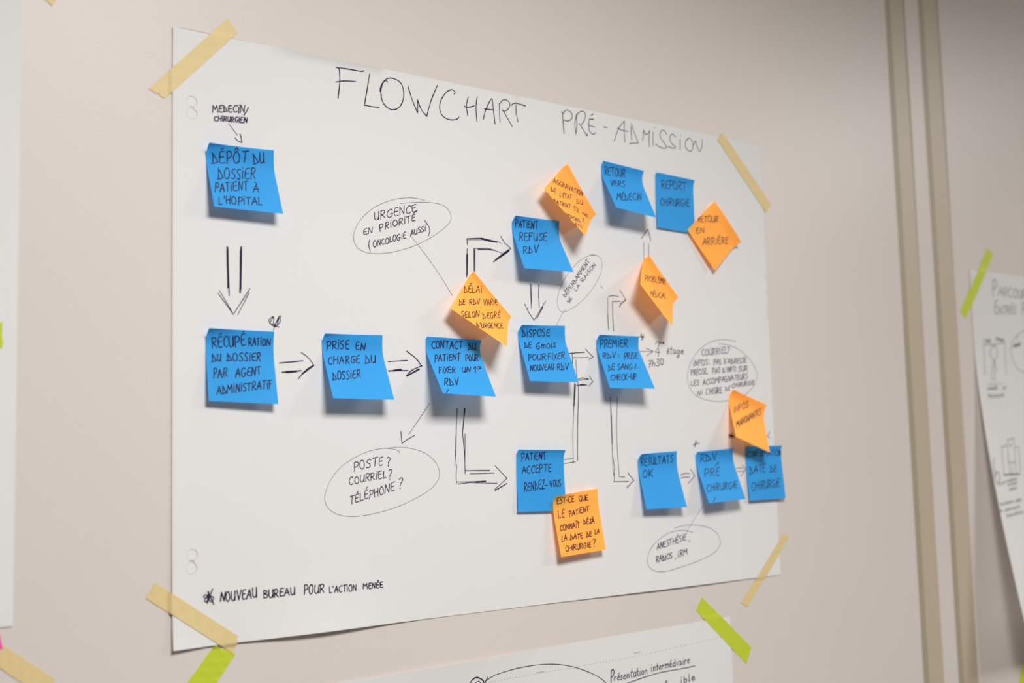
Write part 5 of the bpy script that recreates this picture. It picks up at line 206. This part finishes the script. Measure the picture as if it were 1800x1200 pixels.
TAPES = [
  ('masking_tape','pale masking tape strip across the top left corner of the big flow chart','tape','masking',[(-0.0254,0.578),(-0.0077,0.5705),(0.0741,0.6578),(0.0625,0.6719)],0.0022),
  ('masking_tape','pale masking tape strip across the bottom left corner of the big flow chart','tape','masking',[(-0.0169,0.0688),(-0.0268,0.0545),(0.0663,-0.0114),(0.0708,0.0067)],0.0034),
  ('masking_tape','faint blurred masking tape strip at the top right corner of the big flow chart','tape','masking',[(0.8449,0.6575),(0.8331,0.6446),(0.9347,0.5452),(0.9474,0.5598)],0.0022),
  ('masking_tape','masking tape strip slanting over the bottom right corner of the big flow chart','tape','masking',[(0.9403,0.0609),(0.9527,0.0542),(0.8548,-0.0395),(0.8409,-0.0325)],0.0022),
  ('masking_tape','masking tape strip in the bottom left corner of the photo','tape','masking',[(-0.1767,0.0358),(-0.1764,0.0136),(-0.1227,-0.0304),(-0.114,-0.0131)],0.0012),
  ('masking_tape','tip of masking tape at the top left edge of the photo','tape','masking',[(-0.1239,0.6454),(-0.1372,0.6584),(-0.1095,0.7151),(-0.093,0.7035)],0.0022),
  ('lime_tape','lime green tape below the bottom left corner of the big flow chart','tape','lime',[(0.0457,0.0003),(0.0688,-0.0123),(0.0272,-0.0642),(-0.0032,-0.0575)],0.0016),
  ('lime_tape','lime green tape on the top right corner of the lower sheet','tape','lime',[(0.7627,-0.0177),(0.7493,-0.0347),(0.8471,-0.1193),(0.8589,-0.0971)],0.0018),
  ('lime_tape','blurred lime green tape on the corner of the sheet at right','tape','lime',[(1.5412,0.5407),(1.562,0.5329),(1.4566,0.4062),(1.4413,0.4207)],0.003),
  ('lime_tape','scrap of lime green tape cut by the left edge of the photo','tape','lime',[(-0.1935,0.3218),(-0.1932,0.3036),(-0.166,0.3013),(-0.1663,0.3263)],0.003),
  ('lime_tape','piece of lime green tape in the bottom right corner of the photo','tape','lime',[(1.5825,-0.1848),(1.6277,-0.2084),(1.5795,-0.2843),(1.5411,-0.261)],0.0022),
  ('pink_tape','scrap of pink tape at the lower left edge of the photo','tape','pink',[(-0.1664,0.0393),(-0.1614,0.0211),(-0.1934,0.0116),(-0.1981,0.0295)],0.0022),
]

def smoothed(p, n=5):
    if len(p) < 3: return p
    P = [p[0]] + list(p) + [p[-1]]; o = []
    for i in range(1, len(P) - 2):
        a, b, c, d = P[i - 1], P[i], P[i + 1], P[i + 2]
        for k in range(n):
            t = k / n
            o.append(tuple(.5 * ((2 * b[j]) + (-a[j] + c[j]) * t + (2 * a[j] - 5 * b[j] + 4 * c[j] - d[j]) * t * t
                                 + (-a[j] + 3 * b[j] - 3 * c[j] + d[j]) * t ** 3) for j in (0, 1)))
    o.append(tuple(p[-1])); return o
def densify(p, step):
    o = [p[0]]
    for a, b in zip(p, p[1:]):
        n = max(1, int(math.dist(a, b) / step))
        for k in range(1, n + 1): o.append((a[0] + (b[0] - a[0]) * k / n, a[1] + (b[1] - a[1]) * k / n))
    return o
def ink_mesh(name, strokes, surf, seed=0):
    """pen strokes as flat ribbons that follow surf(a, b) -> (point, normal)"""
    rng = random.Random(seed); V, Fc = [], []
    for wd, q in strokes:
        pts = [(q[i] * 1e-4, q[i + 1] * 1e-4) for i in range(0, len(q), 2)]
        if wd > 0: pts = smoothed(pts)
        w = abs(wd) * 1e-5 * .5
        pts = densify(pts, .006)
        P = []
        for a, b in pts:
            if not P or math.dist(P[-1], (a, b)) > 1e-5: P.append((a, b))
        if len(P) < 2: P.append((P[0][0] + 2e-4, P[0][1]))
        runs = [[P[0], P[1]]]                                           # the pen turns: a new ribbon after each sharp corner
        for k in range(2, len(P)):
            u = Vector(P[k - 1]) - Vector(P[k - 2]); v = Vector(P[k]) - Vector(P[k - 1])
            if u.angle(v) > .6: runs.append([P[k - 1], P[k]])
            else: runs[-1].append(P[k])
        lift = rng.uniform(.00012, .00018); ph = rng.uniform(0, 6)
        for P in runs: ribbon(V, Fc, P, w, surf, lift, ph)
    return mesh(name, V, Fc)
def ribbon(V, Fc, P, w, surf, lift, ph):
    X = [surf(a, b) for a, b in P]
    pos = [x + n * lift for x, n in X]; nor = [n for x, n in X]
    t0 = (pos[1] - pos[0]).normalized(); t1 = (pos[-1] - pos[-2]).normalized()
    pos = [pos[0] - t0 * w * .8] + pos + [pos[-1] + t1 * w * .8]; nor = [nor[0]] + nor + [nor[-1]]
    n = len(pos); base = len(V)
    for i in range(n):
        t = (pos[min(i + 1, n - 1)] - pos[max(i - 1, 0)]).normalized()
        s = nor[i].cross(t).normalized()
        k = .5 if i in (0, n - 1) else 1 + .12 * math.sin(ph + i * .9)
        V += [pos[i] - s * w * k, pos[i] + s * w * k]
    for i in range(n - 1):
        Fc.append((base + 2 * i, base + 2 * i + 1, base + 2 * i + 3, base + 2 * i + 2))

# ------------------------------------------------------------------ the room
WL = 'structure'
def struct(o, label, cat): return tag(o, label, cat, kind=WL)
struct(box('wall_back', (-2.6, 0, 0), (1.271, .10, CEIL), M['wall'], .0015), 'cream painted wall panel behind the big flow chart', 'wall')
struct(box('wall_right', (1.431, 0, 0), (4.2, .10, CEIL), M['wall'], .002), 'cream painted wall panel to the right of the two grooves', 'wall')
struct(box('trim_1', (1.328, 0, 0), (1.370, .10, CEIL), M['wall'], .0015), 'narrow cream upright strip between the two tan grooves', 'trim')
for n_, (xa, xb), l_ in (('trim_2', (1.268, 1.3305), 'tan upright band left of the narrow cream strip'), ('trim_3', (1.367, 1.434), 'tan upright band right of the narrow cream strip')):
    t_ = struct(box(n_, (xa, .0022, 0), (xb, .09, CEIL), M['groove']), l_, 'trim')
    c_ = t_.location
    sl = box('margin', (xa + .002, .0012, 0), (xa + .019, .0030, CEIL), M['margin']); sl.location -= c_; sl.parent = t_  # thin box in a darker tan along the left side of each band
    sl['label'] = 'darker tan margin along the left edge'
struct(box('floor', (-2.6, -3.6, -.1), (4.2, .1, 0), M['floor']), 'grey vinyl floor below the wall', 'floor')
struct(box('ceiling', (-2.6, -3.6, CEIL), (4.2, .1, CEIL + .1), M['ceiling']), 'white ceiling above the wall', 'ceiling')
for (x, y, p, s_), lo in zip(LAMPS, lamp_objects):
    r = bpy.data.objects.new('ceiling_lamp', None); col.objects.link(r); r.location = (x, y, CEIL)
    tag(r, 'square white ceiling panel lamp in front of the big flow chart' if x < 1 else 'square white ceiling panel lamp further right along the wall', 'lamp')
    v, f = [], []
    for s, z in ((.31, 0), (.31, -.07), (.295, -.07), (.295, -.055)):
        v += [(-s, -s, z), (s, -s, z), (s, s, z), (-s, s, z)]
    for k in range(3):
        for i in range(4): f.append((4 * k + i, 4 * k + (i + 1) % 4, 4 * k + 4 + (i + 1) % 4, 4 * k + 4 + i))
    f.append((12, 13, 14, 15))
    link('lamp_housing', mesh('lamp_housing', v, f), M['metal'], r)
    lo.parent = r; lo.location = (0, 0, -.072)

# ------------------------------------------------------------------ sheets of paper
def sheet(name, quad, lift, step, label, cat, holes=(), thick=.00016):
    """a hanging sheet: quad = TL, TR, BR, BL in wall x, z; its points follow lift(x, z)"""
    TL, TR, BR, BL = [Vector(q) for q in quad]
    nx = max(2, int((TR - TL).length / step)); ny = max(2, int((TL - BL).length / step))
    pts = []; edges = []
    def P(u, v): return TL * (1 - u) * (1 - v) + TR * u * (1 - v) + BR * u * v + BL * (1 - u) * v
    def inhole(q, g=0): return any((q - Vector(c)).length < r + g for c, r in holes) or \
        any(abs(q.x - (a[0][0] + b[0][0]) / 2) < .0022 + g and min(a[0][1], b[0][1]) < q.y < max(a[0][1], b[0][1]) for a, b in zip(holes[::2], holes[1::2]))
    for j in range(ny + 1):
        for i in range(nx + 1):
            q = P(i / nx, j / ny)
            if not inhole(q, .003): pts.append(q)
    for c, r in holes:
        for k in range(40):
            a = 2 * math.pi * k / 40
            for rr in (r, r + .0012, r - .0012): pts.append(Vector(c) + Vector((math.cos(a), math.sin(a))) * rr)
    if holes:
        co, _, faces, *_ = geometry.delaunay_2d_cdt(pts, [], [], 0, 1e-6)
        F2 = []
        for f in faces:
            c = sum((Vector(co[i]) for i in f), Vector((0, 0))) / len(f)
            if not inhole(c): F2.append(tuple(f))
    else:
        co = pts; F2 = [(j * (nx + 1) + i, (j + 1) * (nx + 1) + i, (j + 1) * (nx + 1) + i + 1, j * (nx + 1) + i + 1) for j in range(ny) for i in range(nx)]
    o0 = Vector((TL.x, 0, TL.y + Z0))
    V = [Vector((q[0], -lift(q[0], q[1]), q[1] + Z0)) - o0 for q in co]
    me = mesh(name, V, F2, True)
    bm = bmesh.new(); bm.from_mesh(me); bmesh.ops.recalc_face_normals(bm, faces=bm.faces)
    if sum(f.normal.y for f in bm.faces) > 0: bmesh.ops.reverse_faces(bm, faces=bm.faces)
    bmesh.ops.delete(bm, geom=[v for v in bm.verts if not v.link_faces], context='VERTS')
    bm.to_mesh(me); bm.free()
    o = link(name, me, M['thin_paper' if not thick else 'paper'], None, o0)
    if thick: solid(o, thick)
    return tag(o, label, cat), o0
def on_sheet(lift, o0):
    e = .002
    def f(x, z):
        n = Vector((-(lift(x + e, z) - lift(x - e, z)) / (2 * e), -1, -(lift(x, z + e) - lift(x, z - e)) / (2 * e))).normalized()
        return Vector((x, -lift(x, z), z + Z0)) - o0, n
    return f
def draw(parts, parent, lift, o0, ink, seed):
    for i, (name, label, strokes, inner) in enumerate(parts):
        o = link(name, ink_mesh(name, strokes, on_sheet(lift, o0), seed + i), M['print'] if name in ('perforation', 'printed_dash') else ink, parent)
        if label: o['label'] = label
        if inner: link('handwriting', ink_mesh('handwriting', inner, on_sheet(lift, o0), seed + 50 + i), ink, o)

HOLES = [((.0213, .5718), .0058), ((.0216, .5586), .0058), ((.0214, .0938), .0058), ((.0208, .0803), .0058)]
chart, oc = sheet('flow_chart_sheet', [(0, .65), (.9286, .65), (.9286, 0), (0, 0)], chart_lift, .012,
    'large white flow chart sheet titled FLOWCHART PRÉ-ADMISSION taped to the wall', 'paper', HOLES)
for (hx, hz), hr in HOLES:                                             # the punched paper disc still hangs in each hole, pushed in at its right edge
    n_ = 28; V = [Vector((0, 0, 0))] + [Vector((math.cos(a), 0, math.sin(a))) * (hr - .0002) for a in (2 * math.pi * k / n_ for k in range(n_))]
    for q in V: q.y = .0004 * smooth01((q.x / hr + q.z / hr * .6) * .5 + .6) - chart_lift(hx, hz) + .0001
    o_ = link('punched_flap', mesh('punched_flap', [v + Vector((hx, 0, hz + Z0)) - oc for v in V], [(0, 1 + k, 1 + (k + 1) % n_) for k in range(n_)]), M['paper'], chart)
draw(CHART_PARTS, chart, chart_lift, oc, M['ink'], 100)
lower, ol = sheet('printed_sheet', [(.045, -.0585), (.8165, -.0494), (.8225, -.62), (.045, -.62)], lower_lift, .02,
    'white sheet with cursive title and dotted line below the big flow chart', 'paper')
draw(LOWER_PARTS, lower, lower_lift, ol, M['ink'], 200)
right, orr = sheet('drawing_sheet', [(1.478, .497), (2.40, .497), (2.40, -.145), (1.474, -.145)], right_lift, .02,
    'white sheet of pencil drawings curling off the wall at right', 'paper', thick=0)
draw(RIGHT_PARTS, right, right_lift, orr, M['pencil'], 300)
sheet('blank_sheet', [(-1.05, .69), (-.1527, .69), (-.1533, .0406), (-1.05, .0406)], left_lift, .02,
    'blank white sheet cut by the left edge of the photo', 'paper')
sheet('blank_sheet', [(1.568, -.235), (2.45, -.235), (2.45, -.85), (1.568, -.85)], lambda x, z: .0008, .03,
    'white sheet under the lime tape in the bottom right corner', 'paper')

# ------------------------------------------------------------------ tape
def inside(x, z, a, b, c, d, s=.004):
    return smooth01((x - a) / s + 1.1) * smooth01((b - x) / s + 1.1) * smooth01((z - c) / s + 1.1) * smooth01((d - z) / s + 1.1)
def paper_height(x, z):
    h = max(inside(x, z, 0, .9286, 0, .65) * chart_lift(x, z), inside(x, z, .045, .8195, -.62, -.047) * lower_lift(x, z),
            inside(x, z, 1.476, 2.4, -.145, .497) * right_lift(x, z), inside(x, z, -1.05, -.153, .04, .69) * left_lift(x, z),
            inside(x, z, 1.568, 2.45, -.85, -.235) * .0008)
    return h
def tape(name, label, cat, mname, quad, h, seed):
    rng = random.Random(seed)
    A, B, C_, D = [Vector(q) for q in quad]                           # A-B one torn end, D-C the other
    n, k = 70, 12; V, F = [], []
    j0 = [rng.uniform(-1, 1) * .0011 * (1 if i % 2 else -.4) for i in range(k + 1)]
    j1 = [rng.uniform(-1, 1) * .0011 * (1 if i % 2 else -.4) for i in range(k + 1)]
    L = (D - A).normalized()
    o0 = Vector((A.x, 0, A.y + Z0))
    extra = {'masking': .0006, 'lime': .0003, 'pink': .0009}[mname]
    for i in range(n + 1):
        for j in range(k + 1):
            u, v = i / n, j / k
            q = A * (1 - u) * (1 - v) + B * (1 - u) * v + C_ * u * v + D * u * (1 - v)
            q = q + L * (j0[j] * max(0, 1 - u * n) + j1[j] * max(0, 1 - (1 - u) * n))
            wr = .00012 * math.sin(u * 37 + seed) * math.sin(v * 5 + seed)
            V.append(Vector((q.x, -(paper_height(q.x, q.y) + extra + wr), q.y + Z0)) - o0)
    for i in range(n):
        for j in range(k):
            a = i * (k + 1) + j; F.append((a, a + 1, a + k + 2, a + k + 1))
    me = mesh(name, V, F, True)
    if sum(p.normal.y for p in me.polygons) > 0: me.flip_normals()
    o = link(name, me, M[mname], None, o0); solid(o, .00018)
    tag(o, label, cat)
for i, t in enumerate(TAPES): tape(*t, i + 3)

# ------------------------------------------------------------------ sticky notes
NS = 32
def profile(t0, t1, sb, H, s0):
    v, d = [0.0], [0.0]; ds = H / NS
    for i in range(NS):
        m_ = (i + .5) * ds
        k = min(max((m_ - s0 * .7) / sb, 0), 1); k = k * k * (3 - 2 * k)
        th = -t0 * max(0, 1 - m_ / s0) + t1 * k
        v.append(v[-1] + math.cos(th) * ds); d.append(d[-1] + math.sin(th) * ds)
    lo = min(d)
    return v, [x - lo for x in d]
def note_surface(q):
    x, z, r, a0, b0, a1, b1, sb, Wn, Hn, s0, base = q
    vL, dL = profile(a0, a1, sb, Hn, s0); vR, dR = profile(b0, b1, sb, Hn, s0)
    eu = Vector((math.cos(r), math.sin(r))); ev = Vector((math.sin(r), -math.cos(r)))
    def at(a, b):
        u = a / Wn; s = min(max(b / Hn, 0), 1) * NS; i = min(int(s), NS - 1); f = s - i
        g = lambda l: l[i] * (1 - f) + l[i + 1] * f
        v = g(vL) * (1 - u) + g(vR) * u
        wl = max(0, 1 - u) ** (1 + max(0, 1 - max(b, 0) / s0))                # the corner nearest the camera curls most
        d = g(dL) * wl + g(dR) * (1 - wl) + base
        p2 = Vector((x, z)) + eu * (u * Wn) + ev * v
        p2x, p2z = p2
        return Vector((p2x - x, -d - chart_lift(p2x, p2z) + .0001, p2z - z))
    def full(a, b):
        e = .0008
        du = at(a + e, b) - at(a - e, b); dv = at(a, min(b + e, Hn)) - at(a, max(b - e, 0))
        n = du.cross(dv).normalized()
        if n.y > 0: n = -n
        return at(a, b), n
    return at, full, Vector((x, 0, z + Z0)), Wn, Hn
def sticky_note(key, label, colour, group, seed):
    q, strokes = NOTE_DATA[key]
    at, full, loc, Wn, Hn = note_surface(q)
    nu, nv = 14, 36
    V = [at(Wn * i / nu, Hn * j / nv) for j in range(nv + 1) for i in range(nu + 1)]
    F = [(j * (nu + 1) + i, (j + 1) * (nu + 1) + i, (j + 1) * (nu + 1) + i + 1, j * (nu + 1) + i + 1) for j in range(nv) for i in range(nu)]
    o = link('sticky_note', mesh('sticky_note', V, F, True), M[colour], None, loc)
    tag(o, label, 'sticky note', group)
    link('handwriting', ink_mesh('handwriting', strokes, full, seed), M['ink'], o)
LABELS = [
 ('depot', 'blue', 'blue sticky note reading DÉPÔT DU DOSSIER at top left of the chart'),
 ('recup', 'blue', 'blue sticky note reading RÉCUPÉRATION DU DOSSIER, leftmost in the middle row'),
 ('prise', 'blue', 'blue sticky note reading PRISE EN CHARGE DU DOSSIER in the middle row'),
 ('contact', 'blue', 'blue sticky note reading CONTACT DU PATIENT, partly shaded by an orange note'),
 ('refuse', 'blue', 'blue sticky note reading PATIENT REFUSE RDV'),
 ('dispose', 'blue', 'blue sticky note reading DISPOSE DE 6 MOIS POUR FIXER NOUVEAU RDV'),
 ('premier', 'blue', 'blue sticky note reading PREMIER RDV, with an asterisk at its corner'),
 ('retour', 'blue', 'blue sticky note reading RETOUR VERS MÉDECIN, lifting strongly, under the title'),
 ('report', 'blue', 'flat blue sticky note reading REPORT CHIRURGIE under the title'),
 ('resultats', 'blue', 'blue sticky note reading RESULTATS OK in the bottom row'),
 ('rdvpre', 'blue', 'blue sticky note reading RDV PRÉ CHIRURGIE in the bottom row'),
 ('date', 'blue', 'blue sticky note reading DATE DE CHIRURGIE, rightmost in the bottom row'),
 ('accepte', 'blue', 'blue sticky note reading PATIENT ACCEPTE RENDEZ-VOUS'),
 ('estce', 'orange', 'upright orange sticky note with a five-line question, lowest in the chart'),
 ('aggrav', 'orange', 'diagonal orange sticky note reading AGGRAVATION DE L\'ÉTAT DU PATIENT'),
 ('delai', 'orange', 'diagonal orange sticky note reading DÉLAI DE RDV VARIE above the contact note'),
 ('probleme', 'orange', 'diagonal orange sticky note reading PROBLÈME MÉDICAL'),
 ('arriere', 'orange', 'diagonal orange sticky note reading RETOUR EN ARRIÈRE, overlapping a blue note'),
 ('infos', 'orange', 'tilted orange sticky note reading INFOS MANQUANTES near the right edge'),
]
for i, (k, c, l) in enumerate(LABELS):
    sticky_note(k, l, c, 'blue sticky notes on the flow chart' if c == 'blue' else 'orange sticky notes on the flow chart', 400 + i)
